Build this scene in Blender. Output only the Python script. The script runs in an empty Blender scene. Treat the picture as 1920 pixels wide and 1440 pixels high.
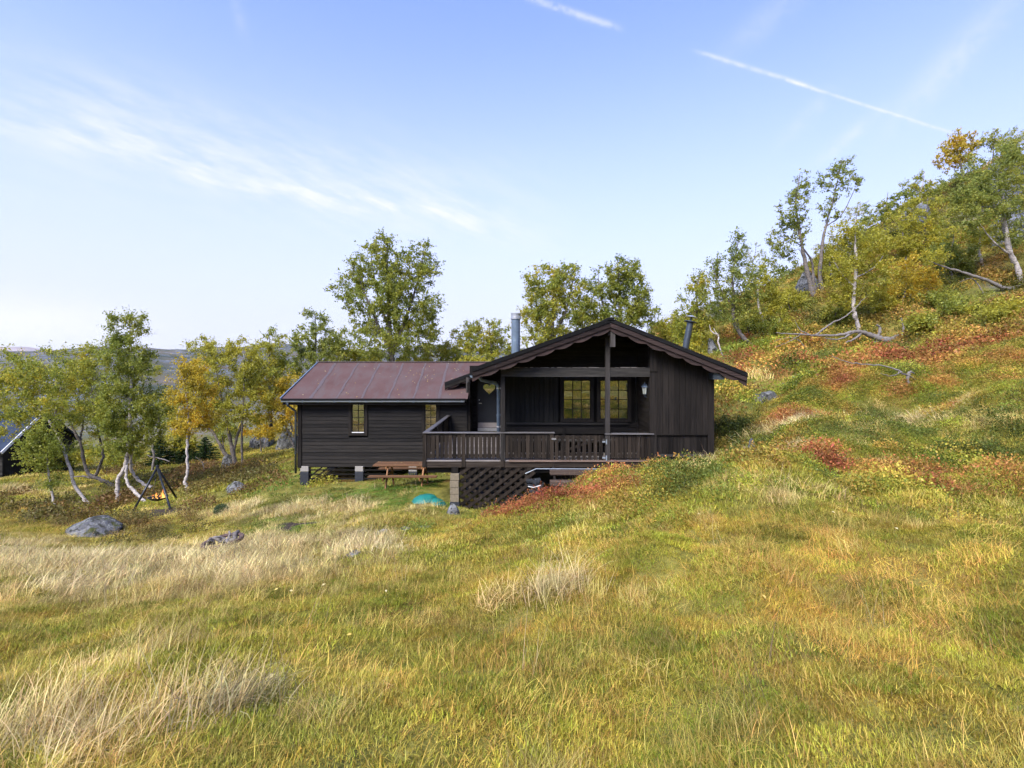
import bpy, bmesh, math, random
import numpy as np
from mathutils import Vector, Matrix

# ------------------------------------------------------------------ camera, sky, sun, exposure
scene = bpy.context.scene
col = scene.collection
FPX = 1000.0          # focal length in pixels of the 1920 px wide photograph
CX, HY = 960.0, 690.0  # principal column and eye-level row of the photograph
cam_d = bpy.data.cameras.new('camera')
cam_d.sensor_width = 36.0
cam_d.lens = 36.0 * FPX / 1920.0
cam_d.shift_y = -(720.0 - HY) / 1920.0
cam_d.clip_start = 0.05
cam_d.clip_end = 20000
cam = bpy.data.objects.new('camera', cam_d)
cam.location = (0, 0, 0)
cam.rotation_euler = (math.radians(90), 0, 0)
col.objects.link(cam)
scene.camera = cam

SUN_EL, SUN_AZ = math.radians(46), math.radians(-148)   # azimuth from +Y towards +X
sun_dir = Vector((math.sin(SUN_AZ) * math.cos(SUN_EL), math.cos(SUN_AZ) * math.cos(SUN_EL), math.sin(SUN_EL)))
sl = bpy.data.lights.new('sun', 'SUN')
sl.energy = 2.3
sl.angle = math.radians(32)
sl.color = (1.0, 0.95, 0.87)
so = bpy.data.objects.new('sun', sl)
so.rotation_euler = (-sun_dir).to_track_quat('-Z', 'Y').to_euler()
col.objects.link(so)
scene.view_settings.view_transform = 'Standard'
scene.view_settings.look = 'None'
scene.view_settings.gamma = 1.0
scene.view_settings.exposure = 1.6
scene.view_settings.use_curve_mapping = False


def pdir(px, py):
    return Vector((px - CX, FPX, HY - py)).normalized()


def build_world():
    w = bpy.data.worlds.new('World')
    scene.world = w
    w.use_nodes = True
    nt = w.node_tree
    N, L = nt.nodes, nt.links
    bg = N['Background']
    sky = N.new('ShaderNodeTexSky')
    sky.sky_type = 'NISHITA'
    sky.sun_disc = False
    sky.sun_elevation = SUN_EL
    sky.sun_rotation = SUN_AZ
    sky.altitude = 700
    sky.air_density = 1.0
    sky.dust_density = 0.6
    sky.ozone_density = 2.5
    tc = N.new('ShaderNodeTexCoord')
    D = tc.outputs['Generated']

    def vm(op, a, b=None):
        n = N.new('ShaderNodeVectorMath'); n.operation = op
        for i, v in enumerate((a, b)):
            if v is None: continue
            if isinstance(v, (tuple, Vector)): n.inputs[i].default_value = tuple(v)
            else: L.new(v, n.inputs[i])
        return n.outputs['Value'] if op == 'DOT_PRODUCT' else n.outputs['Vector']

    def mt(op, a, b=None, c=None, clamp=False):
        n = N.new('ShaderNodeMath'); n.operation = op; n.use_clamp = clamp
        for i, v in enumerate((a, b, c)):
            if v is None: continue
            if isinstance(v, (int, float)): n.inputs[i].default_value = v
            else: L.new(v, n.inputs[i])
        return n.outputs[0]

    def smooth(x, a, b):
        n = N.new('ShaderNodeMapRange'); n.interpolation_type = 'SMOOTHSTEP'
        L.new(x, n.inputs['Value'])
        n.inputs['From Min'].default_value = a; n.inputs['From Max'].default_value = b
        return n.outputs[0]

    def noise(vec, scale, detail=6, rough=0.6):
        n = N.new('ShaderNodeTexNoise')
        L.new(vec, n.inputs['Vector'])
        n.inputs['Scale'].default_value = scale; n.inputs['Detail'].default_value = detail
        n.inputs['Roughness'].default_value = rough
        return n.outputs['Fac']

    total = None

    def add(m):
        nonlocal total
        total = m if total is None else mt('ADD', total, m)

    def band(p1, p2):
        """u along, v across the great circle through two points of the sky"""
        d1, d2 = pdir(*p1), pdir(*p2)
        n = d1.cross(d2).normalized()
        if n.z < 0: n = -n
        mid = (d1 + d2).normalized()
        t = n.cross(mid).normalized()
        if t.x < 0: t = -t
        half = math.asin(min(1, (d2 - d1).length / 2))
        return vm('DOT_PRODUCT', D, n), vm('DOT_PRODUCT', D, t), vm('DOT_PRODUCT', D, mid), math.sin(half)

    fine = noise(D, 60.0, 4, 0.7)

    def streak(p1, p2, width, strength, lo=0.2, hi=0.6, fade=0.02, wobble=1.0):
        v, u, f, hs = band(p1, p2)
        vv = mt('DIVIDE', mt('ADD', v, mt('MULTIPLY', mt('SUBTRACT', fine, 0.5), width * wobble)), width)
        g = mt('POWER', 2.718, mt('MULTIPLY', mt('MULTIPLY', vv, vv), -1.0))
        ends = mt('SUBTRACT', 1.0, smooth(mt('ABSOLUTE', u), hs - fade, hs + fade))
        add(mt('MULTIPLY', mt('MULTIPLY', mt('MULTIPLY', g, smooth(fine, lo, hi)), mt('MULTIPLY', ends, smooth(f, 0.3, 0.6))), strength))

    # the long cirrus band on the left: fibres that run a little steeper than the band itself
    v, u, f, hs = band((-40, 226), (1000, 440))
    cmb = N.new('ShaderNodeCombineXYZ')
    L.new(mt('MULTIPLY', u, 6.5), cmb.inputs[0])
    L.new(mt('MULTIPLY', mt('ADD', v, mt('MULTIPLY', u, 0.16)), 30.0), cmb.inputs[1])
    fib = noise(cmb.outputs[0], 1.3, 8, 0.66)
    cmb2 = N.new('ShaderNodeCombineXYZ')
    L.new(mt('MULTIPLY', u, 3.2), cmb2.inputs[0]); L.new(mt('MULTIPLY', v, 7.0), cmb2.inputs[1]); cmb2.inputs[2].default_value = 3.7
    broad = noise(cmb2.outputs[0], 1.0, 3, 0.5)
    off = mt('ADD', v, mt('MULTIPLY', mt('SUBTRACT', broad, 0.5), 0.10))
    vv = mt('DIVIDE', off, 0.022)
    core = mt('POWER', 2.718, mt('MULTIPLY', mt('MULTIPLY', vv, vv), -1.0))
    v3 = mt('DIVIDE', mt('SUBTRACT', off, 0.02), 0.075)
    halo = mt('MULTIPLY', mt('POWER', 2.718, mt('MULTIPLY', mt('MULTIPLY', v3, v3), -1.0)), 0.5)
    ends = mt('SUBTRACT', 1.0, smooth(mt('ABSOLUTE', u), hs - 0.16, hs + 0.10))
    add(mt('MULTIPLY', mt('MULTIPLY', mt('ADD', mt('MULTIPLY', core, 0.62), halo), smooth(fib, 0.30, 0.74)), mt('MULTIPLY', ends, smooth(f, 0.3, 0.6))))
    streak((1312, 98), (1520, 162), 0.0030, 0.5)
    streak((1480, 152), (1795, 252), 0.0021, 0.5)
    streak((985, -6), (1155, 50), 0.0045, 0.5)
    streak((1640, 216), (1540, 300), 0.010, 0.32, 0.2, 0.7, 0.04)
    streak((1880, 10), (1690, 215), 0.020, 0.34, 0.1, 0.7, 0.08)
    streak((1500, -20), (1370, 90), 0.018, 0.20, 0.1, 0.7, 0.06)
    streak((1560, 170), (1470, 260), 0.012, 0.18, 0.2, 0.7, 0.04)
    streak((440, 0), (455, 60), 0.008, 0.18, 0.2, 0.7, 0.03)
    streak((-260, 592), (230, 615), 0.035, 0.95, 0.05, 0.5, 0.12)
    # thin veil everywhere, thicker towards the horizon
    sep = N.new('ShaderNodeSeparateXYZ'); L.new(D, sep.inputs[0])
    z = sep.outputs[2]
    veil = mt('ADD', mt('MULTIPLY', mt('SUBTRACT', 1.0, smooth(z, 0.02, 0.62)), 0.84), 0.10)
    mixv = N.new('ShaderNodeMix'); mixv.data_type = 'RGBA'
    tint = N.new('ShaderNodeMix'); tint.data_type = 'RGBA'; tint.blend_type = 'MULTIPLY'
    tint.inputs['Factor'].default_value = 1.0
    L.new(sky.outputs[0], tint.inputs['A']); tint.inputs['B'].default_value = (0.88, 0.90, 1.30, 1)
    L.new(veil, mixv.inputs['Factor'])
    L.new(tint.outputs['Result'], mixv.inputs['A']); mixv.inputs['B'].default_value = (2.40, 2.46, 3.05, 1)
    mix = N.new('ShaderNodeMix'); mix.data_type = 'RGBA'
    L.new(mt('MINIMUM', total, 0.9), mix.inputs['Factor'])
    L.new(mixv.outputs['Result'], mix.inputs['A'])
    mix.inputs['B'].default_value = (2.95, 3.0, 3.1, 1)
    L.new(mix.outputs['Result'], bg.inputs['Color'])
    bg.inputs['Strength'].default_value = 0.115
    w.cycles.sampling_method = 'MANUAL'
    w.cycles.sample_map_resolution = 256


build_world()
scene.cycles.max_bounces = 5
scene.cycles.diffuse_bounces = 4
scene.cycles.glossy_bounces = 2
scene.cycles.use_adaptive_sampling = True
scene.cycles.adaptive_threshold = 0.03
scene.cycles.caustics_reflective = False
scene.cycles.caustics_refractive = False
scene.cycles.transmission_bounces = 4
scene.cycles.transparent_max_bounces = 8
scene.cycles.use_denoising = True
random.seed(7)
rng = np.random.default_rng(7)

# ------------------------------------------------------------------ helpers


def P(px, py, Y):
    return Vector(((px - CX) * Y / FPX, Y, (HY - py) * Y / FPX))


def hash2(ix, iy, seed):
    h = (ix.astype(np.int64) * 374761393 + iy.astype(np.int64) * 668265263 + seed * 1442695041) & 0x7fffffff
    h = ((h ^ (h >> 13)) * 1274126177) & 0x7fffffff
    h = (h ^ (h >> 16)) & 0x7fffffff
    return (h % 100003) / 100003.0


def vnoise(x, y, seed=0):
    ix, iy = np.floor(x), np.floor(y)
    fx, fy = x - ix, y - iy
    fx = fx * fx * (3 - 2 * fx); fy = fy * fy * (3 - 2 * fy)
    a = hash2(ix, iy, seed); b = hash2(ix + 1, iy, seed)
    c = hash2(ix, iy + 1, seed); d = hash2(ix + 1, iy + 1, seed)
    return (a + (b - a) * fx) * (1 - fy) + (c + (d - c) * fx) * fy


def fbm(x, y, seed=0, octv=4):
    s, a, t = 0, 0.5, 0
    for k in range(octv):
        s = s + a * vnoise(x * 2 ** k + 17.3 * k, y * 2 ** k - 9.1 * k, seed + k)
        t += a; a *= 0.5
    return s / t


def sstep(x, a, b):
    t = np.clip((x - a) / (b - a), 0, 1)
    return t * t * (3 - 2 * t)


def tag(o, label=None, cat=None, group=None, kind=None):
    if label: o['label'] = label
    if cat: o['category'] = cat
    if group: o['group'] = group
    if kind: o['kind'] = kind
    return o


def empty(name, loc, label=None, cat=None, group=None):
    o = bpy.data.objects.new(name, None)
    o.location = loc
    o.empty_display_size = 0.2
    col.objects.link(o)
    return tag(o, label, cat, group)


class MB:
    """collects verts and faces in world coordinates"""

    def __init__(s):
        s.v, s.f = [], []

    def add(s, verts, faces):
        b = len(s.v)
        s.v.extend([tuple(v) for v in verts])
        s.f.extend([tuple(b + i for i in f) for f in faces])
        return s

    def box(s, a, b):
        x0, y0, z0 = [min(a[i], b[i]) for i in range(3)]
        x1, y1, z1 = [max(a[i], b[i]) for i in range(3)]
        return s.add([(x0, y0, z0), (x1, y0, z0), (x1, y1, z0), (x0, y1, z0), (x0, y0, z1), (x1, y0, z1), (x1, y1, z1), (x0, y1, z1)],
                     [(0, 3, 2, 1), (4, 5, 6, 7), (0, 1, 5, 4), (1, 2, 6, 5), (2, 3, 7, 6), (3, 0, 4, 7)])

    def beam(s, a, b, w, h, up=(0, 0, 1)):
        """box from a to b, width w (sideways), height h (along up)"""
        a, b = Vector(a), Vector(b)
        d = (b - a).normalized()
        side = d.cross(Vector(up))
        if side.length < 1e-4: side = Vector((1, 0, 0))
        side.normalize()
        u = side.cross(d).normalized()
        vs = []
        for p in (a, b):
            for i, j in ((-1, -1), (1, -1), (1, 1), (-1, 1)):
                vs.append(p + side * (i * w / 2) + u * (j * h / 2))
        return s.add(vs, [(0, 1, 2, 3), (7, 6, 5, 4), (0, 4, 5, 1), (1, 5, 6, 2), (2, 6, 7, 3), (3, 7, 4, 0)])

    def prism_y(s, pts, y0, y1):
        """polygon in XZ extruded along Y"""
        n = len(pts)
        vs = [(x, y0, z) for x, z in pts] + [(x, y1, z) for x, z in pts]
        fs = [tuple(range(n)), tuple(range(2 * n - 1, n - 1, -1))]
        fs += [(i, i + n, (i + 1) % n + n, (i + 1) % n) for i in range(n)]
        return s.add(vs, fs)

    def tube(s, pts, radii, n=8, caps=True):
        pts = [Vector(p) for p in pts]
        rings = []
        ref = Vector((0.31, 0.95, 0.12))
        for i, p in enumerate(pts):
            d = (pts[min(i + 1, len(pts) - 1)] - pts[max(i - 1, 0)])
            d = d.normalized() if d.length > 1e-6 else Vector((0, 0, 1))
            a = d.cross(ref)
            if a.length < 1e-3: a = d.cross(Vector((1, 0, 0)))
            a.normalize(); b = d.cross(a)
            r = radii[i] if hasattr(radii, '__len__') else radii
            rings.append([p + (a * math.cos(2 * math.pi * k / n) + b * math.sin(2 * math.pi * k / n)) * r for k in range(n)])
        vs = [v for r in rings for v in r]
        fs = []
        for i in range(len(pts) - 1):
            for k in range(n):
                fs.append((i * n + k, i * n + (k + 1) % n, (i + 1) * n + (k + 1) % n, (i + 1) * n + k))
        if caps:
            fs.append(tuple(range(n - 1, -1, -1))); m = (len(pts) - 1) * n
            fs.append(tuple(range(m, m + n)))
        return s.add(vs, fs)

    def lathe(s, c, prof, n=20):
        """prof list of (r,z) about vertical axis at c"""
        vs = [(c[0] + r * math.cos(2 * math.pi * k / n), c[1] + r * math.sin(2 * math.pi * k / n), c[2] + z) for r, z in prof for k in range(n)]
        fs = [(i * n + k, i * n + (k + 1) % n, (i + 1) * n + (k + 1) % n, (i + 1) * n + k) for i in range(len(prof) - 1) for k in range(n)]
        return s.add(vs, fs)

    def mesh(s, name, mat, off=(0, 0, 0), smooth=False):
        me = bpy.data.meshes.new(name)
        o = Vector(off)
        me.from_pydata([tuple(Vector(v) - o) for v in s.v], [], s.f)
        me.update()
        if mat: me.materials.append(mat)
        if smooth:
            me.polygons.foreach_set('use_smooth', [True] * len(me.polygons))
        return me

    def build(s, name, mat, parent=None, root=None, smooth=False, bevel=0.0, loc=None):
        """root: the top Empty, whose location the vertices are taken relative to; loc: own origin for a top-level mesh"""
        off = root.location if root else (loc if loc is not None else (0, 0, 0))
        o = bpy.data.objects.new(name, s.mesh(name, mat, off, smooth))
        col.objects.link(o)
        if parent: o.parent = parent
        elif loc is not None: o.location = loc
        if bevel:
            m = o.modifiers.new('bevel', 'BEVEL'); m.width = bevel; m.segments = 1; m.limit_method = 'ANGLE'
        return o


def np_mesh(name, verts, faces4=None, faces3=None, mat=None, smooth=False):
    """fast mesh from numpy arrays of quads and / or triangles"""
    me = bpy.data.meshes.new(name)
    q = np.zeros((0, 4), int) if faces4 is None else np.asarray(faces4)
    t = np.zeros((0, 3), int) if faces3 is None else np.asarray(faces3)
    me.vertices.add(len(verts)); me.vertices.foreach_set('co', np.asarray(verts, np.float32).ravel())
    nl = q.size + t.size
    me.loops.add(nl); me.loops.foreach_set('vertex_index', np.concatenate([q.ravel(), t.ravel()]).astype(np.int32))
    npoly = len(q) + len(t)
    me.polygons.add(npoly)
    starts = np.concatenate([np.arange(len(q)) * 4, q.size + np.arange(len(t)) * 3]).astype(np.int32)
    me.polygons.foreach_set('loop_start', starts)
    if smooth: me.polygons.foreach_set('use_smooth', np.ones(npoly, bool))
    me.update(calc_edges=True)
    if mat: me.materials.append(mat)
    return me


# ------------------------------------------------------------------ materials
class NT:
    def __init__(s, name):
        s.m = bpy.data.materials.new(name); s.m.use_nodes = True
        s.t = s.m.node_tree; s.N = s.t.nodes; s.L = s.t.links
        s.b = s.N['Principled BSDF']

    def n(s, typ, **kw):
        x = s.N.new(typ)
        for k, v in kw.items(): setattr(x, k, v)
        return x

    def put(s, sock, v):
        if isinstance(v, bpy.types.NodeSocket): s.L.new(v, sock)
        elif isinstance(v, (tuple, list)) and len(v) == 3 and sock.type == 'RGBA': sock.default_value = (*v, 1)
        else: sock.default_value = v

    def coord(s, which='Object'):
        return s.n('ShaderNodeTexCoord').outputs[which]

    def pos(s):
        return s.n('ShaderNodeNewGeometry').outputs['Position']

    def mapv(s, v, scale=(1, 1, 1), rot=(0, 0, 0)):
        m = s.n('ShaderNodeMapping'); s.L.new(v, m.inputs['Vector'])
        m.inputs['Scale'].default_value = scale; m.inputs['Rotation'].default_value = rot
        return m.outputs[0]

    def noise(s, v, scale, detail=5, rough=0.55, dist=0.0):
        x = s.n('ShaderNodeTexNoise'); s.L.new(v, x.inputs['Vector'])
        x.inputs['Scale'].default_value = scale; x.inputs['Detail'].default_value = detail
        x.inputs['Roughness'].default_value = rough; x.inputs['Distortion'].default_value = dist
        return x.outputs['Fac']

    def math(s, op, a, b=0.0, clamp=False):
        x = s.n('ShaderNodeMath', operation=op, use_clamp=clamp)
        s.put(x.inputs[0], a); s.put(x.inputs[1], b)
        return x.outputs[0]

    def ramp(s, f, stops, interp='LINEAR'):
        r = s.n('ShaderNodeValToRGB'); s.L.new(f, r.inputs[0])
        r.color_ramp.interpolation = interp
        e = r.color_ramp.elements
        while len(e) < len(stops): e.new(0.5)
        for x, (p, c) in zip(e, stops):
            x.position = p; x.color = (*c, 1) if len(c) == 3 else c
        return r.outputs[0]

    def mix(s, f, a, b, blend='MIX'):
        x = s.n('ShaderNodeMix', data_type='RGBA', blend_type=blend)
        s.put(x.inputs['Factor'], f); s.put(x.inputs['A'], a); s.put(x.inputs['B'], b)
        return x.outputs['Result']

    def rng(s, v, a, b, c=0.0, d=1.0):
        x = s.n('ShaderNodeMapRange'); s.put(x.inputs['Value'], v)
        for k, q in zip(('From Min', 'From Max', 'To Min', 'To Max'), (a, b, c, d)): x.inputs[k].default_value = q
        return x.outputs[0]

    def bump(s, h, strength=0.3, dist=0.02):
        b = s.n('ShaderNodeBump'); s.L.new(h, b.inputs['Height'])
        b.inputs['Strength'].default_value = strength; b.inputs['Distance'].default_value = dist
        s.L.new(b.outputs[0], s.b.inputs['Normal'])

    def out(s, color, rough=0.7, spec=0.3, metal=0.0):
        s.put(s.b.inputs['Base Color'], color); s.put(s.b.inputs['Roughness'], rough)
        s.put(s.b.inputs['Specular IOR Level'], spec); s.put(s.b.inputs['Metallic'], metal)
        return s.m

    def leafy(s, color, trans=0.35):
        """thin leaf: diffuse + translucent + a little gloss"""
        d = s.n('ShaderNodeBsdfDiffuse'); t = s.n('ShaderNodeBsdfTranslucent'); g = s.n('ShaderNodeBsdfGlossy')
        g.inputs['Roughness'].default_value = 0.45; g.inputs['Color'].default_value = (0.9, 0.9, 0.85, 1)
        s.put(d.inputs['Color'], color); s.put(t.inputs['Color'], color)
        m = s.n('ShaderNodeMixShader'); m.inputs[0].default_value = trans
        s.L.new(d.outputs[0], m.inputs[1]); s.L.new(t.outputs[0], m.inputs[2])
        m2 = s.n('ShaderNodeMixShader'); m2.inputs[0].default_value = 0.015
        s.L.new(m.outputs[0], m2.inputs[1]); s.L.new(g.outputs[0], m2.inputs[2])
        s.L.new(m2.outputs[0], s.N['Material Output'].inputs['Surface'])
        s.N.remove(s.b)
        return s.m


def wood(name, c1, c2, axis='z', rough=0.7, wear=None, spec=0.14):
    k = NT(name)
    sc = {'x': (0.6, 14, 14), 'y': (14, 0.6, 14), 'z': (14, 14, 0.6)}[axis]
    oi = k.n('ShaderNodeObjectInfo').outputs['Random']
    v = k.n('ShaderNodeVectorMath', operation='ADD'); k.L.new(k.pos(), v.inputs[0])
    cx = k.n('ShaderNodeCombineXYZ'); k.L.new(k.math('MULTIPLY', oi, 37.0), cx.inputs[0]); k.L.new(k.math('MULTIPLY', oi, 11.0), cx.inputs[2])
    k.L.new(cx.outputs[0], v.inputs[1])
    g = k.noise(k.mapv(v.outputs[0], sc), 2.2, 7, 0.62, 0.3)
    c = k.ramp(g, [(0.34, c1), (0.66, c2)])
    shade = k.rng(oi, 0, 1, 0.55, 1.6)
    vv = k.n('ShaderNodeVectorMath', operation='SCALE'); k.L.new(c, vv.inputs[0]); k.L.new(shade, vv.inputs['Scale'])
    c = vv.outputs[0]
    if wear:
        wn = k.noise(k.mapv(v.outputs[0], tuple(q * 0.35 for q in sc)), 3.0, 8, 0.7)
        c = k.mix(k.rng(wn, 0.54, 0.74), c, wear)
    k.bump(g, 0.35, 0.006)
    return k.out(c, rough, spec)


M = {}
M['stain_h'] = wood('black_stained_wood_horizontal', (0.0062, 0.0056, 0.0050), (0.0186, 0.0155, 0.0124), 'x', 0.6, (0.0341, 0.0310, 0.0279))
M['stain_v'] = wood('black_stained_wood_vertical', (0.0066, 0.0056, 0.0048), (0.0180, 0.0145, 0.0118), 'z', 0.62, (0.034, 0.030, 0.026))
M['stain_d'] = wood('black_stained_wood_depth', (0.0072, 0.0060, 0.0048), (0.0192, 0.0156, 0.0126), 'y', 0.6, (0.0360, 0.0312, 0.0270))
M['porch_v'] = wood('dark_porch_boards', (0.0066, 0.0066, 0.0055), (0.0187, 0.0171, 0.0138), 'z', 0.6, (0.0275, 0.0259, 0.0220))
M['rail'] = wood('weathered_railing_wood', (0.0099, 0.0074, 0.0056), (0.0322, 0.0242, 0.0174), 'z', 0.65, (0.0682, 0.0558, 0.0434))
M['rail_h'] = wood('weathered_railing_wood_lying', (0.0112, 0.0081, 0.0062), (0.0372, 0.0285, 0.0211), 'x', 0.55, (0.0868, 0.0744, 0.0620))
M['cap'] = wood('grey_worn_rail_cap', (0.0375, 0.0338, 0.0315), (0.1125, 0.1050, 0.1013), 'x', 0.42, (0.1800, 0.1725, 0.1725), 0.5)
M['cap_d'] = wood('grey_worn_rail_cap_depth', (0.0375, 0.0338, 0.0315), (0.1125, 0.1050, 0.1013), 'y', 0.42, (0.1800, 0.1725, 0.1725), 0.5)
M['deck'] = wood('grey_deck_boards', (0.1050, 0.0900, 0.0788), (0.2250, 0.2025, 0.1837), 'x', 0.6, (0.2700, 0.2550, 0.2400))
M['post'] = wood('weathered_grey_post', (0.0150, 0.0132, 0.0120), (0.0510, 0.0456, 0.0408), 'z', 0.7, (0.1020, 0.0930, 0.0840))
M['beam'] = wood('weathered_grey_beam', (0.0180, 0.0168, 0.0150), (0.0510, 0.0468, 0.0408), 'x', 0.7, (0.0780, 0.0720, 0.0660))
M['barge'] = wood('brown_bargeboard', (0.0150, 0.0102, 0.0088), (0.0422, 0.0286, 0.0252), 'x', 0.6, (0.0748, 0.0408, 0.0354))
M['felt_dark'] = wood('black_roof_edge', (0.0056, 0.0056, 0.0056), (0.0126, 0.0119, 0.0119), 'x', 0.75)
M['table'] = wood('brown_oiled_table_wood', (0.0800, 0.0384, 0.0176), (0.1920, 0.1000, 0.0480), 'x', 0.5, (0.1600, 0.1040, 0.0720))
M['table_leg'] = wood('orange_brown_leg_wood', (0.1280, 0.0600, 0.0240), (0.2560, 0.1280, 0.0560), 'z', 0.55)
M['step'] = wood('worn_brown_step', (0.0630, 0.0420, 0.0315), (0.1470, 0.1050, 0.0805), 'x', 0.7, (0.1960, 0.1610, 0.1330))


def mat_felt():
    k = NT('red_mineral_roofing_felt')
    p = k.pos()
    a = k.noise(p, 1.1, 6, 0.6)
    b = k.noise(p, 90, 3, 0.7)
    c = k.ramp(a, [(0.30, (0.072, 0.037, 0.031)), (0.52, (0.088, 0.050, 0.044)), (0.75, (0.096, 0.070, 0.064))])
    c = k.mix(k.rng(k.noise(k.mapv(p, (1.0, 0.35, 0.35)), 3.2, 6, 0.7), 0.48, 0.66, 0, 0.75), c, (0.085, 0.070, 0.066))
    c = k.mix(k.rng(b, 0.35, 0.7, 0.0, 0.3), c, (0.16, 0.10, 0.095))
    k.bump(b, 0.25, 0.004)
    return k.out(c, 0.8, 0.18)


def mat_plain(name, c, rough=0.5, metal=0.0, spec=0.4, var=0.25, scale=6.0, bump=0.0):
    k = NT(name)
    a = k.noise(k.pos(), scale, 6, 0.6)
    cc = k.ramp(a, [(0.3, tuple(x * (1 - var) for x in c)), (0.7, tuple(min(1, x * (1 + var)) for x in c))])
    if bump: k.bump(a, bump, 0.01)
    return k.out(cc, rough, spec, metal)


M['felt'] = mat_felt()
M['seam'] = mat_plain('grey_worn_felt_seam', (0.090, 0.068, 0.064), 0.6, scale=14)
M['zinc'] = mat_plain('blue_grey_coated_steel', (0.16, 0.21, 0.26), 0.35, 0.35, 0.5, 0.2, 5)
M['gutter'] = mat_plain('pale_blue_grey_gutter', (0.30, 0.34, 0.37), 0.35, 0.3, 0.5, 0.2, 5)
M['pipe_dark'] = mat_plain('dark_grey_steel_pipe', (0.055, 0.068, 0.08), 0.4, 0.4, 0.5, 0.2, 5)
M['black_steel'] = mat_plain('black_painted_steel', (0.018, 0.02, 0.024), 0.4, 0.3, 0.5, 0.3, 8)
M['door'] = mat_plain('blue_black_painted_door', (0.012, 0.014, 0.019), 0.4, 0, 0.4, 0.15, 3)
M['steel'] = mat_plain('brushed_steel', (0.55, 0.55, 0.54), 0.35, 0.8, 0.5, 0.1, 20)
M['kick'] = mat_plain('grey_kick_plate', (0.30, 0.27, 0.26), 0.5, 0.2, 0.4, 0.12, 9)
M['white'] = mat_plain('white_paint', (0.72, 0.72, 0.70), 0.5, 0, 0.4, 0.08, 8)
M['block'] = mat_plain('buff_concrete_block', (0.20, 0.165, 0.11), 0.9, 0, 0.2, 0.25, 22, 0.5)
M['block_grey'] = mat_plain('pale_grey_concrete_block', (0.30, 0.28, 0.25), 0.9, 0, 0.2, 0.25, 22, 0.5)
M['tar'] = mat_plain('black_tarred_footing', (0.022, 0.025, 0.032), 0.6, 0, 0.4, 0.3, 12, 0.3)
M['turq'] = mat_plain('turquoise_plastic', (0.009, 0.15, 0.115), 0.5, 0, 0.5, 0.22, 5)
M['tarp'] = mat_plain('grey_tarpaulin', (0.025, 0.028, 0.032), 0.6, 0, 0.4, 0.3, 8, 0.4)
M['curtain'] = mat_plain('blue_grey_curtain', (0.16, 0.20, 0.24), 0.9, 0, 0.2, 0.3, 6)
M['dark_in'] = mat_plain('painted_dark_room', (0.012, 0.011, 0.010), 0.9, 0, 0.1, 0.2, 3)  # unlit room and groove darkness painted onto the solid wall cores
M['lamp_glass'] = mat_plain('frosted_lantern_glass', (0.45, 0.48, 0.42), 0.25, 0, 0.6, 0.1, 6)
M['rust'] = mat_plain('rusty_iron', (0.10, 0.065, 0.055), 0.8, 0.2, 0.3, 0.4, 12, 0.4)
M['soil'] = mat_plain('bare_dark_soil', (0.05, 0.038, 0.028), 0.95, 0, 0.1, 0.45, 9, 0.7)


def mat_glass():
    k = NT('reflecting_window_glass')
    g = k.n('ShaderNodeBsdfGlossy'); g.inputs['Roughness'].default_value = 0.015
    g.inputs['Color'].default_value = (0.95, 0.92, 0.82, 1)
    t = k.n('ShaderNodeBsdfTransparent'); t.inputs['Color'].default_value = (0.75, 0.78, 0.78, 1)
    f = k.n('ShaderNodeFresnel'); f.inputs['IOR'].default_value = 1.5
    m = k.n('ShaderNodeMixShader')
    k.L.new(k.math('ADD', k.math('MULTIPLY', f.outputs[0], 0.9), 0.42, True), m.inputs[0])
    k.L.new(t.outputs[0], m.inputs[1]); k.L.new(g.outputs[0], m.inputs[2])
    b = k.n('ShaderNodeBump'); k.L.new(k.noise(k.pos(), 2.0, 2), b.inputs['Height'])
    b.inputs['Strength'].default_value = 0.06; b.inputs['Distance'].default_value = 0.02
    k.L.new(b.outputs[0], g.inputs['Normal'])
    k.L.new(m.outputs[0], k.N['Material Output'].inputs['Surface'])
    k.N.remove(k.b)
    return k.m


M['glass'] = mat_glass()


def mat_rock(name='lichen_grey_rock', c=(0.20, 0.20, 0.20)):
    k = NT(name)
    p = k.pos()
    a = k.noise(p, 2.2, 8, 0.65); b = k.noise(p, 11, 6, 0.7); d = k.noise(p, 4.5, 5, 0.6, 0.6)
    cc = k.ramp(a, [(0.36, tuple(x * 0.30 for x in c)), (0.5, tuple(x * 0.7 for x in c)), (0.64, tuple(x * 1.25 for x in c))])
    cc = k.mix(k.rng(b, 0.54, 0.62, 0, .8), cc, (0.30, 0.31, 0.27))
    cc = k.mix(k.rng(d, 0.52, 0.60), cc, (0.045, 0.045, 0.035))
    nz = k.n('ShaderNodeSeparateXYZ'); k.L.new(k.n('ShaderNodeNewGeometry').outputs['Normal'], nz.inputs[0])
    mo = k.math('MULTIPLY', k.rng(nz.outputs[2], 0.55, 0.9), k.rng(k.noise(p, 3.1, 5), 0.55, 0.66))
    cc = k.mix(mo, cc, (0.075, 0.085, 0.025))
    k.bump(k.math('ADD', b, k.math('MULTIPLY', a, 2.0)), 1.0, 0.08)
    return k.out(cc, 0.9, 0.12)


M['rock'] = mat_rock()
M['stone'] = mat_rock('pale_flat_stone', (0.46, 0.42, 0.40))
M['cliff'] = mat_rock('blue_grey_cliff_rock', (0.22, 0.235, 0.27))


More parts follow.
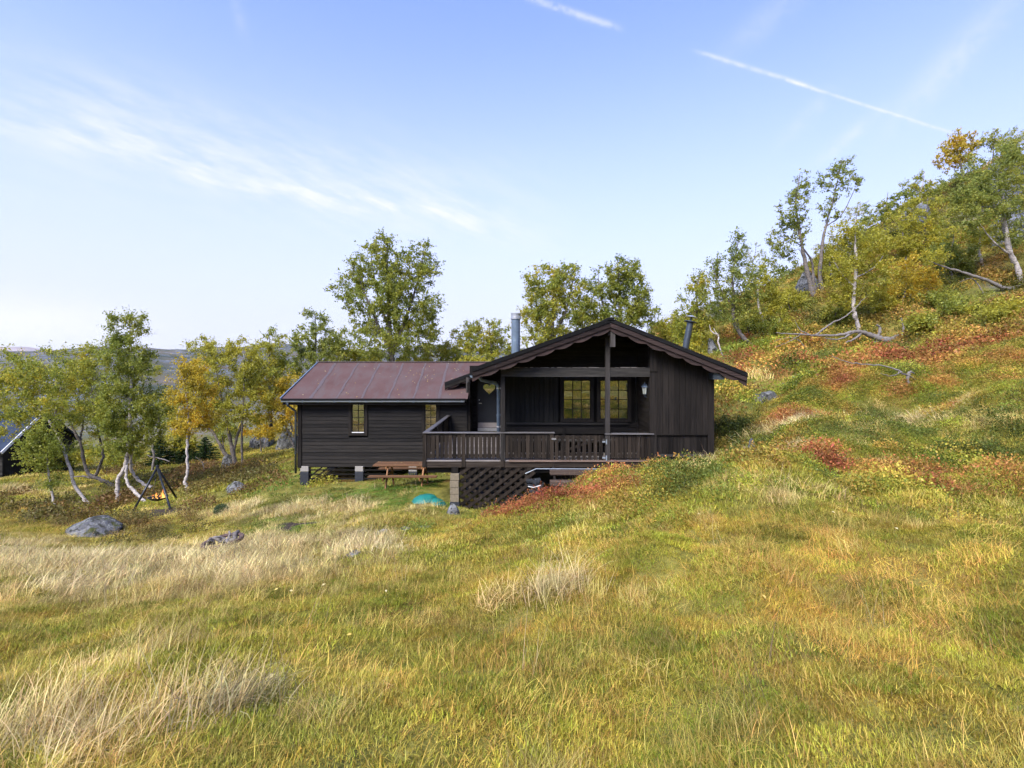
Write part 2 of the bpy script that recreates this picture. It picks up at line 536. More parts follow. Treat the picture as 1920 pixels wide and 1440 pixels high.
def mat_bark(name, pale, dark, amount):
    k = NT(name)
    p = k.pos()
    band = k.noise(k.mapv(p, (3, 3, 16)), 2.2, 6, 0.65, 0.8)
    big = k.noise(p, 1.6, 5, 0.6)
    c = k.ramp(k.noise(p, 7, 5), [(0.3, tuple(x * 0.72 for x in pale)), (0.7, pale)])
    c = k.mix(k.rng(band, 0.60 - amount * 0.2, 0.70 - amount * 0.2), c, dark)
    c = k.mix(k.rng(big, 0.64 - amount * 0.3, 0.80 - amount * 0.3), c, tuple(x * 1.5 for x in dark))
    k.bump(band, 0.5, 0.02)
    return k.out(c, 0.8, 0.2)


M['bark_w'] = mat_bark('pale_birch_bark', (0.56, 0.50, 0.45), (0.045, 0.038, 0.033), 0.34)
M['bark_g'] = mat_bark('grey_birch_bark', (0.22, 0.19, 0.165), (0.035, 0.030, 0.026), 0.45)
M['bark_d'] = mat_bark('dark_twig_bark', (0.085, 0.070, 0.058), (0.025, 0.022, 0.018), 0.6)
M['dead'] = mat_bark('weathered_dead_wood', (0.23, 0.205, 0.185), (0.07, 0.06, 0.055), 0.3)


def mat_leaf(name, stops, scale=0.9):
    """stops: list of (pos, colour); leaf by leaf and clump by clump variation"""
    k = NT(name)
    g = k.n('ShaderNodeNewGeometry')
    cl = k.noise(g.outputs['Position'], scale, 3, 0.6)
    f = k.math('ADD', k.math('MULTIPLY', k.rng(cl, 0.3, 0.7), 0.62), k.math('MULTIPLY', g.outputs['Random Per Island'], 0.38))
    c = k.ramp(f, stops)
    hs = k.n('ShaderNodeHueSaturation'); k.L.new(c, hs.inputs['Color'])
    rv = k.math('FRACT', k.math('MULTIPLY', g.outputs['Random Per Island'], 17.31))
    k.L.new(k.rng(rv, 0, 1, 0.72, 1.25), hs.inputs['Value'])
    return k.leafy(hs.outputs[0], 0.48)


GRN = (0.265, 0.300, 0.050); DGR = (0.190, 0.235, 0.042); YGR = (0.440, 0.415, 0.054); YEL = (0.62, 0.47, 0.050); ORA = (0.66, 0.37, 0.036); OLV = (0.350, 0.340, 0.050)
M['lf_green'] = mat_leaf('green_birch_leaves', [(0.1, DGR), (0.45, GRN), (0.72, OLV), (0.95, YGR)])
M['lf_mix'] = mat_leaf('green_and_yellow_birch_leaves', [(0.05, DGR), (0.35, GRN), (0.62, YGR), (0.92, YEL)])
M['lf_yellow'] = mat_leaf('yellowing_birch_leaves', [(0.05, GRN), (0.25, OLV), (0.5, YGR), (0.75, (0.46, 0.40, 0.044)), (0.97, YEL)])
M['lf_orange'] = mat_leaf('orange_birch_leaves', [(0.05, OLV), (0.3, (0.40, 0.32, 0.04)), (0.6, YEL), (0.95, ORA)])
M['lf_pale'] = mat_leaf('pale_green_birch_leaves', [(0.05, (0.15, 0.20, 0.045)), (0.4, (0.25, 0.29, 0.06)), (0.75, (0.38, 0.38, 0.07)), (0.95, (0.52, 0.42, 0.055))])
M['lf_spruce'] = mat_leaf('dark_spruce_needles', [(0.1, (0.016, 0.034, 0.010)), (0.9, (0.045, 0.085, 0.018))])
M['lf_juniper'] = mat_leaf('grey_green_juniper', [(0.1, (0.08, 0.12, 0.05)), (0.9, (0.18, 0.24, 0.11))])


def mat_plant(name, trans=0.3, lo=0.6, hi=1.4):
    """grass and heath: colour from the plant (instance), varied blade by blade"""
    k = NT(name)
    a = k.n('ShaderNodeAttribute', attribute_type='INSTANCER', attribute_name='tint')
    g = k.n('ShaderNodeNewGeometry')
    hs = k.n('ShaderNodeHueSaturation'); k.L.new(a.outputs['Color'], hs.inputs['Color'])
    r = g.outputs['Random Per Island']
    k.L.new(k.rng(r, 0, 1, lo, hi), hs.inputs['Value'])
    r2 = k.math('FRACT', k.math('MULTIPLY', r, 23.7))
    nz = k.noise(g.outputs['Position'], 5.0, 2, 0.6)
    hue = k.math('ADD', k.rng(r2, 0, 1, 0.475, 0.525), k.rng(nz, 0.3, 0.7, -0.018, 0.018))
    k.L.new(hue, hs.inputs['Hue'])
    return k.leafy(hs.outputs[0], trans)


M['blade'] = mat_plant('grass_blades')
M['heath'] = mat_plant('heath_leaves', 0.28, 0.62, 1.32)

# ------------------------------------------------------------------ terrain
ctrl = []


def cp(px, py, Y): p = P(px, py, Y); ctrl.append((p.x, p.y, p.z))


def cw(x, y, z): ctrl.append((x, y, z))


cw(0, 0, -1.65); cw(-4, 0, -1.9); cw(4, 0, -1.45); cw(0, -5, -1.2); cw(-9, -5, -1.7); cw(9, -5, -0.5); cw(0, -14, 0.2); cw(-16, -14, -1.2); cw(16, -14, 2.5)
cw(-30, -10, -3.5); cw(30, -10, 5.0); cw(0, -32, 4.0); cw(-30, -32, 1.5); cw(30, -32, 9.0); cw(0, -60, 10); cw(-50, -50, 4); cw(50, -50, 18)
for a in [(960, 1440, 2.45), (960, 1200, 4.2), (960, 1100, 5.8), (960, 1000, 9.0), (960, 978, 12.0), (900, 946, 15.6),
          (200, 1400, 2.6), (200, 1200, 4.5), (200, 1100, 7.0), (200, 1048, 11.2), (200, 1006, 16.2), (170, 960, 22.0), (150, 905, 30), (150, 862, 45),
          (-200, 1100, 7.0), (-200, 1000, 13), (-150, 920, 26), (20, 897, 31),
          (575, 909, 21.3), (675, 903, 21.3), (792, 917, 18.2), (845, 945, 15.6), (295, 948, 21.2), (450, 880, 27), (520, 850, 32), (400, 1004, 14.8), (600, 1003, 12.8), (760, 990, 12.3), (800, 960, 14.5),
          (1700, 1440, 2.3), (1700, 1200, 3.9), (1700, 1000, 6.5), (1700, 900, 9.0), (1700, 850, 11), (1700, 780, 15), (1700, 705, 20), (1680, 645, 25),
          (1340, 870, 9.6), (1200, 900, 10.2), (1100, 935, 10.8), (1000, 964, 11.5), (1450, 850, 10.5), (1300, 960, 6.8), (1300, 1100, 4.9), (1150, 980, 8.2),
          (1390, 868, 14.3), (1370, 800, 17.3), (1440, 752, 20), (1365, 722, 22.5), (1600, 722, 18), (1500, 800, 14),
          (1330, 680, 26), (1420, 645, 28), (1530, 560, 33), (1640, 600, 28.5), (1800, 600, 24), (1900, 545, 27), (1900, 640, 19), (1910, 745, 13), (2200, 800, 10), (2200, 600, 18),
          (1250, 605, 50), (1400, 530, 55), (1700, 362, 52), (1900, 285, 50), (1800, 450, 38), (1600, 490, 42), (2200, 300, 36), (2100, 420, 28)]:
    cp(*a)
cw(4.8, 15.6, -3.05); cw(2.5, 15.6, -3.40); cw(1.0, 15.6, -3.75); cw(3.5, 13.2, -2.80); cw(1.5, 13.4, -3.2); cw(5.6, 13.0, -2.35); cw(2.0, 20, -3.3); cw(-3, 24, -4.0); cw(5.0, 22, -2.4)
cw(-8, 34, -3.9); cw(0, 34, -2.4); cw(5, 36, -1.0); cw(-15, 40, -5.2); cw(-4, 48, -2.6); cw(-25, 52, -7.0); cw(-45, 40, -9.0); cw(-50, 20, -9.5); cw(-40, 5, -7.0); cw(-45, 60, -9.5); cw(-10, 60, -4.0); cw(10, 62, 1.5)
cw(58, 10, 12); cw(58, 40, 22); cw(58, 60, 24); cw(40, 65, 16); cw(24, 66, 8.5)
C = np.array(ctrl)


def tps_fit(C, lam=0.02):
    n = len(C)
    d = np.linalg.norm(C[:, None, :2] - C[None, :, :2], axis=2)
    K = np.sqrt(d * d + 1.0)
    A = np.zeros((n + 3, n + 3))
    A[:n, :n] = -K - lam * -np.eye(n) * 1.0
    A[:n, n] = 1; A[:n, n + 1:] = C[:, :2]
    A[n, :n] = 1; A[n + 1:, :n] = C[:, :2].T
    b = np.zeros(n + 3); b[:n] = C[:, 2]
    return np.linalg.solve(A, b)


W = tps_fit(C)


def local_h(x, y):
    x = np.asarray(x, float); sh = x.shape
    xf, yf = x.ravel(), np.asarray(y, float).ravel()
    out = np.empty_like(xf)
    for s in range(0, len(xf), 40000):
        xs, ys = xf[s:s + 40000], yf[s:s + 40000]
        d2 = (xs[:, None] - C[None, :, 0]) ** 2 + (ys[:, None] - C[None, :, 1]) ** 2
        out[s:s + 40000] = -np.sqrt(d2 + 1.0) @ W[:len(C)] + W[len(C)] + W[len(C) + 1] * xs + W[len(C) + 2] * ys
    return out.reshape(sh)


def far_h(x, y):
    r = np.hypot(x, y)
    front = -9 + 8 * sstep(y, 90, 260) + 22 * sstep(y, 230, 620)
    front = front + (fbm(x / 90, y / 90, 31, 5) - 0.5) * 22 * sstep(r, 70, 400) - 0.000 * x
    hill = np.clip((x - 4) * 0.48, 0, 24) * np.exp(-np.clip(y - 55, 0, None) ** 2 / 70 ** 2)
    back = np.clip(-y * 0.17 + x * 0.10, -10, 26)
    t = sstep(y, -20, 30)
    return np.where(True, back * (1 - t) + (front + hill + 3 * sstep(x, 0, 60)) * t, 0)


def ground_h(x, y):
    x = np.asarray(x, float); y = np.asarray(y, float)
    m = 1 - sstep(np.maximum(np.abs(x) / 58.0, np.abs(y) / 64.0), 0.72, 1.0)
    h = np.where(m > 0, local_h(np.clip(x, -60, 60), np.clip(y, -64, 66)), 0) * m + far_h(x, y) * (1 - m)
    r = np.hypot(x, y)
    # hummocks and tussocks
    rough = sstep(x + 0.25 * y, -6, 12)
    h = h + (fbm(x / 2.6, y / 2.6, 3, 3) - 0.5) * (0.30 + 0.75 * rough) * sstep(r, 1.0, 7.0)
    h = h + (fbm(x / 0.75, y / 0.75, 9, 3) - 0.5) * (0.17 + 0.14 * rough)
    h = h + (fbm(x / 8, y / 8, 14, 4) - 0.5) * 2.2 * sstep(r, 26, 50)
    return h


def gz(x, y): return float(ground_h(np.array([x]), np.array([y]))[0])


def on_ground(px, py, y0=2.0, y1=90.0):
    """where the sight line of a pixel meets the ground"""
    Y = np.concatenate([np.arange(y0, 40, 0.05), np.arange(40, y1, 0.25)])
    X = (px - CX) * Y / FPX; Z = (HY - py) * Y / FPX
    g = ground_h(X, Y)
    i = np.argmax(Z < g)
    if Z[i] >= g[i]: i = len(Y) - 1
    return Vector((X[i], Y[i], g[i]))


def mat_ground():
    k = NT('heath_and_turf_ground')
    p = k.pos()
    a = k.noise(p, 0.55, 4, 0.65); b = k.noise(p, 3.7, 4, 0.68); c = k.noise(p, 0.16, 3, 0.6); d = k.noise(p, 24, 2, 0.7)
    cc = k.ramp(b, [(0.25, (0.060, 0.055, 0.016)), (0.45, (0.15, 0.14, 0.028)), (0.62, (0.23, 0.20, 0.045)), (0.8, (0.30, 0.24, 0.08))])
    cc = k.mix(k.rng(a, 0.52, 0.68), cc, (0.24, 0.13, 0.040))
    cc = k.mix(k.rng(c, 0.50, 0.62, 0, 0.7), cc, (0.085, 0.098, 0.026))
    cc = k.mix(k.rng(d, 0.55, 0.75, 0, 0.5), cc, (0.025, 0.022, 0.010))
    # bare rock on steep and far ground
    g = k.n('ShaderNodeNewGeometry')
    nz = k.n('ShaderNodeSeparateXYZ'); k.L.new(g.outputs['Normal'], nz.inputs[0])
    ln = k.n('ShaderNodeVectorMath', operation='LENGTH'); k.L.new(p, ln.inputs[0])
    far = k.rng(ln.outputs['Value'], 40, 160)
    rk = k.noise(k.mapv(p, (0.05, 0.05, 0.25)), 1.6, 6, 0.7)
    rockc = k.ramp(a, [(0.3, (0.07, 0.08, 0.10)), (0.7, (0.21, 0.23, 0.26))])
    heather = k.ramp(k.noise(p, 0.035, 5, 0.7), [(0.35, (0.05, 0.062, 0.045)), (0.5, (0.095, 0.09, 0.062)), (0.68, (0.13, 0.10, 0.075))])
    cc = k.mix(far, cc, heather)
    rf = k.math('MULTIPLY', k.math('ADD', k.math('MULTIPLY', far, 0.9), k.rng(nz.outputs[2], 0.86, 0.70)), k.rng(rk, 0.50, 0.60), True)
    cc = k.mix(rf, cc, rockc)
    k.bump(k.math('ADD', k.math('MULTIPLY', b, 0.7), k.math('MULTIPLY', d, 0.3)), 0.9, 0.08)
    return k.out(cc, 0.95, 0.1)


M['ground'] = mat_ground()


def axis(lim_neg, lim_pos, d0, growth):
    a = [0.0]; s = d0
    while a[-1] < lim_pos: a.append(a[-1] + s); s *= growth if a[-1] > 20 else 1.004
    b = [0.0]; s = d0
    while b[-1] > lim_neg: b.append(b[-1] - s); s *= growth if b[-1] < -16 else 1.004
    return np.array(b[:0:-1] + a)


gx = axis(-2600, 2600, 0.11, 1.03); gy = axis(-400, 3200, 0.11, 1.03)
XX, YY = np.meshgrid(gx, gy)
ZZ = ground_h(XX, YY)
nx, ny = len(gx), len(gy)
idx = np.arange(nx * ny).reshape(ny, nx)
quads = np.stack([idx[:-1, :-1], idx[:-1, 1:], idx[1:, 1:], idx[1:, :-1]], -1).reshape(-1, 4)
gme = np_mesh('ground', np.stack([XX, YY, ZZ], -1).reshape(-1, 3), quads, None, M['ground'], True)
ground = bpy.data.objects.new('ground', gme); col.objects.link(ground)
tag(ground, 'sloping turf and heath ground falling to the left', None, None, 'structure')
print('ground quads', len(quads))

# far mountain on the left horizon
def mountain():
    n, m = 90, 24
    u = np.linspace(0, 1, n); v = np.linspace(0, 1, m)
    U, V = np.meshgrid(u, v)
    X = -6500 + 4700 * U; Y = 3300 + 1500 * V
    prof = 190 * np.exp(-((U - 0.36) / 0.22) ** 2) + 95 * np.exp(-((U - 0.75) / 0.2) ** 2) + 40
    Z = prof * np.sin(np.clip(V * 1.25, 0, 1) * math.pi / 2) * sstep(U, 0.99, 0.7) + (fbm(X / 300, Y / 300, 5, 5) - 0.5) * 90 - 30
    id2 = np.arange(n * m).reshape(m, n)
    q = np.stack([id2[:-1, :-1], id2[:-1, 1:], id2[1:, 1:], id2[1:, :-1]], -1).reshape(-1, 4)
    k = NT('bare_rock_with_painted_sunlight')
    c = k.ramp(k.noise(k.pos(), 0.006, 8, 0.65), [(0.35, (0.20, 0.16, 0.15)), (0.65, (0.42, 0.34, 0.30))])  # pinkish sunlight is put into the rock colour
    o = bpy.data.objects.new('mountain', np_mesh('mountain', np.stack([X, Y, Z], -1).reshape(-1, 3), q, None, k.out(c, 0.95, 0.1), True))
    col.objects.link(o)
    tag(o, 'pale pinkish mountain on the far left horizon', None, None, 'structure')


mountain()

# ------------------------------------------------------------------ the cabin
YF, YA, YW = 15.6, 17.0, 21.3          # porch front, porch back wall, annex front wall
ZD = -2.69                             # deck floor
AP = (2.79, 1.39); RL = (-1.125, -0.015); RR = (6.66, -0.15); RX = (-2.71, -0.595)
sl_l = (AP[1] - RL[1]) / (AP[0] - RL[0]); sl_r = (AP[1] - RR[1]) / (RR[0] - AP[0])


def zroof(x): return AP[1] - (sl_l * (AP[0] - x) if x < AP[0] else sl_r * (x - AP[0]))


cabin = empty('cabin', (2.8, 19.5, -3.3), 'black stained wooden cabin with gabled porch, low red roofed wing and two flue pipes', 'cabin')


def cpart(mb, name, mat, parent=cabin, smooth=False, bevel=0.0):
    return mb.build(name, mat, parent, cabin, smooth, bevel)


def xz_board(x0, x1, z0, z1, y0, y1):
    return MB().box((x0, y0, z0), (x1, y1, z1))


# body of the main part and of the storage bay beside the porch
zu = lambda x: zroof(x) - 0.15
body = cpart(MB().prism_y([(-0.24, -3.35), (5.86, -3.35), (5.86, zu(5.86)), (AP[0], zu(AP[0])), (-0.24, zu(-0.24))], YA + 0.12, 24.2), 'main_wall', M['dark_in'])
bay = cpart(MB().prism_y([(4.05, -3.35), (5.87, -3.35), (5.87, zu(5.87)), (4.05, zu(4.05))], YF + 0.06, YA + 0.11), 'storage_wall', M['dark_in'])
annex = cpart(MB().add([(x, y, z) for x in (-8.53, -1.80) for (y, z) in ((YW + 0.1, -3.9), (26.7, -3.9), (26.7, -1.25), (24.0, 0.16), (YW + 0.1, -1.15))],
                       [(0, 1, 2, 3, 4), (9, 8, 7, 6, 5), (0, 4, 9, 5), (4, 3, 8, 9), (3, 2, 7, 8), (2, 1, 6, 7), (1, 0, 5, 6)]), 'annex_wall', M['dark_in'])

# windows: (glass x0,x1,z0,z1), each a frame with muntins and single panes
def window(x0, x1, z0, z1, y, nc, nr, trim, label=None, curtain=None, sill=False):
    f = MB(); t = 0.045
    for a, b in (((x0 - t, z0 - t), (x0, z1 + t)), ((x1, z0 - t), (x1 + t, z1 + t)), ((x0, z0 - t), (x1, z0)), ((x0, z1), (x1, z1 + t))):
        f.box((a[0], y - 0.03, a[1]), (b[0], y + 0.08, b[1]))
    w = cpart(f, 'window', M['stain_v'])
    if label: w['label'] = label
    tr = MB(); e = t + trim
    tr.box((x0 - e, y - 0.055, z0 - e), (x0 - t, y + 0.0, z1 + e)); tr.box((x1 + t, y - 0.055, z0 - e), (x1 + e, y, z1 + e))
    tr.box((x0 - t, y - 0.052, z0 - e), (x1 + t, y, z0 - t)); tr.box((x0 - t, y - 0.052, z1 + t), (x1 + t, y, z1 + e))
    cpart(tr, 'window_trim', M['stain_v'], w)
    if sill:
        cpart(MB().box((x0 - 0.01, y - 0.07, z0 - 0.035), (x1 + 0.01, y - 0.031, z0 - 0.008)), 'sill', M['white'], w)
    m = 0.022; cw_, ch = (x1 - x0) / nc, (z1 - z0) / nr
    for i in range(1, nc):
        cpart(MB().box((x0 + i * cw_ - m / 2, y - 0.012, z0), (x0 + i * cw_ + m / 2, y + 0.02, z1)), 'muntin', M['stain_v'], w)
    for j in range(1, nr):
        cpart(MB().box((x0, y - 0.010, z0 + j * ch - m / 2), (x1, y + 0.018, z0 + j * ch + m / 2)), 'muntin', M['stain_h'], w)
    for i in range(nc):
        for j in range(nr):
            a = random.uniform(-0.004, 0.004); b = random.uniform(-0.003, 0.003)
            xa, xb, za, zb = x0 + i * cw_, x0 + (i + 1) * cw_, z0 + j * ch, z0 + (j + 1) * ch
            cpart(MB().add([(xa, y + 0.005 + a, za), (xb, y + 0.005 - a, za), (xb, y + 0.005 - a + b, zb), (xa, y + 0.005 + a + b, zb)], [(0, 1, 2, 3)]), 'pane', M['glass'], w)
    if curtain:
        cu = MB(); n = 14
        xs = np.linspace(curtain[0], curtain[1], n)
        vs = [(x, y + 0.06 + 0.02 * math.sin(k * 2.1), z) for z in (z0, z1) for k, x in enumerate(xs)]
        cu.add(vs, [(k, k + 1, n + k + 1, n + k) for k in range(n - 1)])
        cpart(cu, 'curtain', M['curtain'], w)
    return w


def px_x(px, Y): return (px - CX) * Y / FPX
def px_z(py, Y): return (HY - py) * Y / FPX


W1 = (px_x(1057.5, YA), px_x(1106, YA), px_z(784.5, YA), px_z(714, YA))
W2 = (px_x(1126, YA), px_x(1176.5, YA), px_z(784.5, YA), px_z(714, YA))
window(*W1, YA, 3, 4, 0.07, 'left porch window of three by four panes')
window(*W2, YA, 3, 4, 0.07, 'right porch window with a blue grey curtain', (W2[1] - 0.28, W2[1] - 0.01))
A1 = (px_x(661, YW), px_x(682.5, YW), px_z(809.5, YW), px_z(756, YW))
A2 = (px_x(798, YW), px_x(817.5, YW), px_z(809.5, YW), px_z(756, YW))
window(*A1, YW, 2, 4, 0.10, 'narrow annex window near the left corner', None, True)
window(*A2, YW, 2, 4, 0.10, 'narrow annex window behind the deck railing', None, True)

# annex cladding: lapped horizontal boards, cut at the windows
zb, zt = -3.94, -1.36; nb = 18; pitch = (zt - zb) / nb
cuts = [(A1[0] - 0.14, A1[1] + 0.14, A1[2] - 0.14), (A2[0] - 0.14, A2[1] + 0.14, A2[2] - 0.14)]
for i in range(nb):
    z0 = zb + i * pitch; z1 = z0 + pitch + 0.012
    spans = [(-8.40, -1.80)]
    for c0, c1, cz in cuts:
        if z1 > cz:
            spans = [q for s_ in spans for q in ((s_[0], min(s_[1], c0)), (max(s_[0], c1), s_[1])) if q[1] - q[0] > 0.05]
    j = random.uniform(-0.003, 0.003)
    for x0, x1 in spans:
        m = MB().add([(x, y, z) for x in (x0, x1) for (y, z) in ((YW - 0.012 + j, z0), (YW + 0.03 + j, z0), (YW + 0.045 + j, z1), (YW + 0.012 + j, z1))],
                     [(0, 1, 2, 3), (7, 6, 5, 4), (0, 4, 5, 1), (1, 5, 6, 2), (2, 6, 7, 3), (3, 7, 4, 0)])
        cpart(m, 'wall_board', M['stain_h'], annex)
cpart(MB().box((-8.56, YW - 0.04, -3.98), (-8.40, YW + 0.1, -1.3)), 'corner_board', M['stain_v'], annex)

# annex roof: felt strips with worn seams
eY, eZ, rY, rZ = 20.9, -1.21, 24.0, 0.264
def proof(x, y):
    return (x, y, eZ + (rZ - eZ) * (y - eY) / (rY - eY))


deckroof = cpart(MB().add([(-9.0, eY + 0.03, eZ - 0.10), (-1.80, eY + 0.03, eZ - 0.10), (-1.80, rY, rZ - 0.08), (-8.68, rY, rZ - 0.08), (-8.68, 27.1, eZ - 0.1), (-1.80, 27.1, eZ - 0.1),
                           (-9.0, eY + 0.03, eZ - 0.012), (-1.80, eY + 0.03, eZ - 0.012), (-1.80, rY, rZ - 0.012), (-8.68, rY, rZ - 0.012), (-8.68, 27.1, eZ), (-1.80, 27.1, eZ)],
                          [(0, 3, 2, 1), (3, 4, 5, 2), (6, 7, 8, 9), (9, 8, 11, 10), (0, 1, 7, 6), (1, 2, 8, 7), (2, 5, 11, 8), (5, 4, 10, 11), (4, 3, 9, 10), (3, 0, 6, 9)]), 'annex_roof', M['stain_h'])
xe = [-9.05] + [px_x(p, eY) for p in (580.5, 629, 676, 726, 773.6, 821)] + [-1.79]
for i in range(len(xe) - 1):
    x0, x1 = xe[i], xe[i + 1]
    xt0 = x0 if i else -8.71
    h = 0.004 * (i % 2)
    def q(x, y, dz): p = proof(x, y); return (p[0], p[1], p[2] + dz + h)
    m = MB(); n = 5
    for k in range(n):
        ya, yb = eY + (rY - eY) * k / n, eY + (rY - eY) * (k + 1) / n
        xa, xb = x0 + (xt0 - x0) * k / n, x0 + (xt0 - x0) * (k + 1) / n
        wv = 0.004 * math.sin(k * 2.3 + i)
        wv2 = 0.004 * math.sin((k + 1) * 2.3 + i)
        m.add([q(xa, ya, wv), q(x1 + 0.05, ya, wv), q(x1 + 0.05, yb, wv2), q(xb, yb, wv2)], [(0, 1, 2, 3)])
    s_ = cpart(m, 'felt_strip', M['felt'], deckroof)
    if i:
        sm = MB()
        ww = random.uniform(0.035, 0.065)
        pts = [(eY + 0.01 + (rY - eY - 0.12) * k / 10) for k in range(11)]
        for k in range(10):
            def edge(y, sgn): return x0 + 0.03 + sgn * (ww + 0.018 * math.sin(y * 5.1 + i * 2 + sgn))
            sm.add([q(edge(pts[k], -1), pts[k], 0.010), q(edge(pts[k], 1), pts[k], 0.010), q(edge(pts[k + 1], 1), pts[k + 1], 0.010), q(edge(pts[k + 1], -1), pts[k + 1], 0.010)], [(0, 1, 2, 3)])
        cpart(sm, 'seam', M['seam'], deckroof)
m = MB()   # the part of the strip that runs on under the porch roof
m.add([proof(-1.80, 22.75), proof(-0.7, 22.75), proof(-0.7, rY), proof(-1.80, rY)], [(0, 1, 2, 3)])
m.add([(-8.71, rY, rZ), (-0.7, rY, rZ), (-0.7, 27.15, eZ), (-8.71, 27.15, eZ)], [(0, 1, 2, 3)])
cpart(m, 'felt_strip', M['felt'], deckroof)
cpart(MB().beam((-8.74, rY, rZ + 0.015), (-0.8, rY, rZ + 0.015), 0.16, 0.035), 'ridge_cap', M['seam'], deckroof)
cpart(MB().beam((-9.07, eY - 0.02, eZ + 0.0), (-8.72, rY + 0.02, rZ + 0.0), 0.05, 0.09), 'verge_trim', M['zinc'], deckroof)
cpart(MB().box((-9.05, eY - 0.015, eZ - 0.075), (-1.82, eY + 0.025, eZ + 0.012)), 'eave_edge', M['felt_dark'], deckroof)
cpart(MB().box((-9.0, eY + 0.03, eZ - 0.235), (-1.84, eY + 0.07, eZ - 0.10)), 'fascia', M['stain_h'], deckroof)
cpart(MB().box((-9.0, eY + 0.07, eZ - 0.225), (-1.84, YW + 0.1, eZ - 0.2)), 'soffit', M['stain_h'], deckroof)
m = MB()   # half-round gutter
pr = [(0.062 * math.cos(a), 0.062 * math.sin(a)) for a in np.linspace(math.pi, 2 * math.pi, 9)]
vs = [(x, eY - 0.045 + c_, eZ - 0.075 + d_) for x in (-9.02, -1.86) for c_, d_ in pr]
m.add(vs, [(k, k + 1, 9 + k + 1, 9 + k) for k in range(8)] + [tuple(range(9)), tuple(range(17, 8, -1))])
gut = cpart(m, 'gutter', M['gutter'], smooth=False)
for x in np.arange(-8.8, -1.9, 0.62):
    cpart(MB().box((x - 0.012, eY - 0.112, eZ - 0.143), (x + 0.012, eY + 0.0, eZ - 0.068)), 'gutter_bracket', M['zinc'], gut)
d0 = Vector((px_x(540, eY), eY - 0.045, eZ - 0.13))
dn = cpart(MB().tube([d0, d0 + Vector((0, 0, -0.12)), Vector((-8.63, YW - 0.02, -1.72)), Vector((-8.63, YW - 0.02, -1.86)), Vector((-8.63, YW - 0.02, -4.2))], 0.042, 10), 'downpipe', M['pipe_dark'], smooth=True)
for z in (-2.1, -3.4):
    cpart(MB().lathe((-8.63, YW - 0.02, z), [(0.043, -0.02), (0.052, -0.02), (0.052, 0.02), (0.043, 0.02)], 10), 'pipe_clamp', M['pipe_dark'], dn)

# main roof and the lower run over the entrance
rf = MB()
rf.prism_y([(AP[0], AP[1] - 0.01), (RL[0], RL[1] - 0.01), (RL[0], RL[1] - 0.11), (AP[0], AP[1] - 0.11)], 15.14, 24.6)
rf.prism_y([(AP[0], AP[1] - 0.01), (AP[0], AP[1] - 0.11), (RR[0], RR[1] - 0.11), (RR[0], RR[1] - 0.01)], 15.14, 24.6)
roof = cpart(rf, 'main_roof', M['stain_d'])
# rafter-like soffit boards seen from below
for x0, z0, x1, z1 in ((AP[0], AP[1], RL[0], RL[1]), (AP[0], AP[1], RR[0], RR[1])):
    for k in range(5):
        y = 15.35 + k * 0.0
    for k in range(18):
        t0, t1 = k / 18 + 0.004, (k + 1) / 18 - 0.004
        xa, xb = x0 + (x1 - x0) * t0, x0 + (x1 - x0) * t1
        za, zb_ = z0 + (z1 - z0) * t0 - 0.125, z0 + (z1 - z0) * t1 - 0.125
        cpart(MB().add([(xa, 15.15, za), (xb, 15.15, zb_), (xb, 17.1, zb_), (xa, 17.1, za), (xa, 15.15, za + 0.013), (xb, 15.15, zb_ + 0.013), (xb, 17.1, zb_ + 0.013), (xa, 17.1, za + 0.013)],
                       [(0, 1, 2, 3), (7, 6, 5, 4), (0, 4, 5, 1), (1, 5, 6, 2), (2, 6, 7, 3), (3, 7, 4, 0)]), 'soffit_board', M['stain_d'], roof)


def slanted(x0, z0, x1, z1, d0_, d1_, y0, y1, wave=False, flip=False):
    """board under a roof line between depths d0 and d1, its lower edge scalloped if wave"""
    n = 140 if wave else 1
    length = math.hypot(x1 - x0, z1 - z0)
    top, bot = [], []
    for k in range(n + 1):
        t = k / n
        x, z = x0 + (x1 - x0) * t, z0 + (z1 - z0) * t
        e = 0.0
        if wave:
            ph = (t * length / 0.56) % 1.0
            ph = ph if not flip else 1 - ph
            e = 0.055 * math.sin(math.pi * min(1, ph / 0.86)) ** 0.8 - (0.02 if ph > 0.93 else 0)
        top.append((x, z - d0_)); bot.append((x, z - d1_ - e))
    m = MB()
    nn = n + 1
    vs = [(x, y0, z) for x, z in top] + [(x, y0, z) for x, z in bot] + [(x, y1, z) for x, z in top] + [(x, y1, z) for x, z in bot]
    fs = []
    for k in range(n):
        fs += [(k, k + 1, nn + k + 1, nn + k), (2 * nn + k, 3 * nn + k, 3 * nn + k + 1, 2 * nn + k + 1), (nn + k, nn + k + 1, 3 * nn + k + 1, 3 * nn + k), (k, 2 * nn + k, 2 * nn + k + 1, k + 1)]
    fs += [(0, nn, 3 * nn, 2 * nn), (n, 2 * nn + n, 3 * nn + n, nn + n)]
    return m.add(vs, fs)


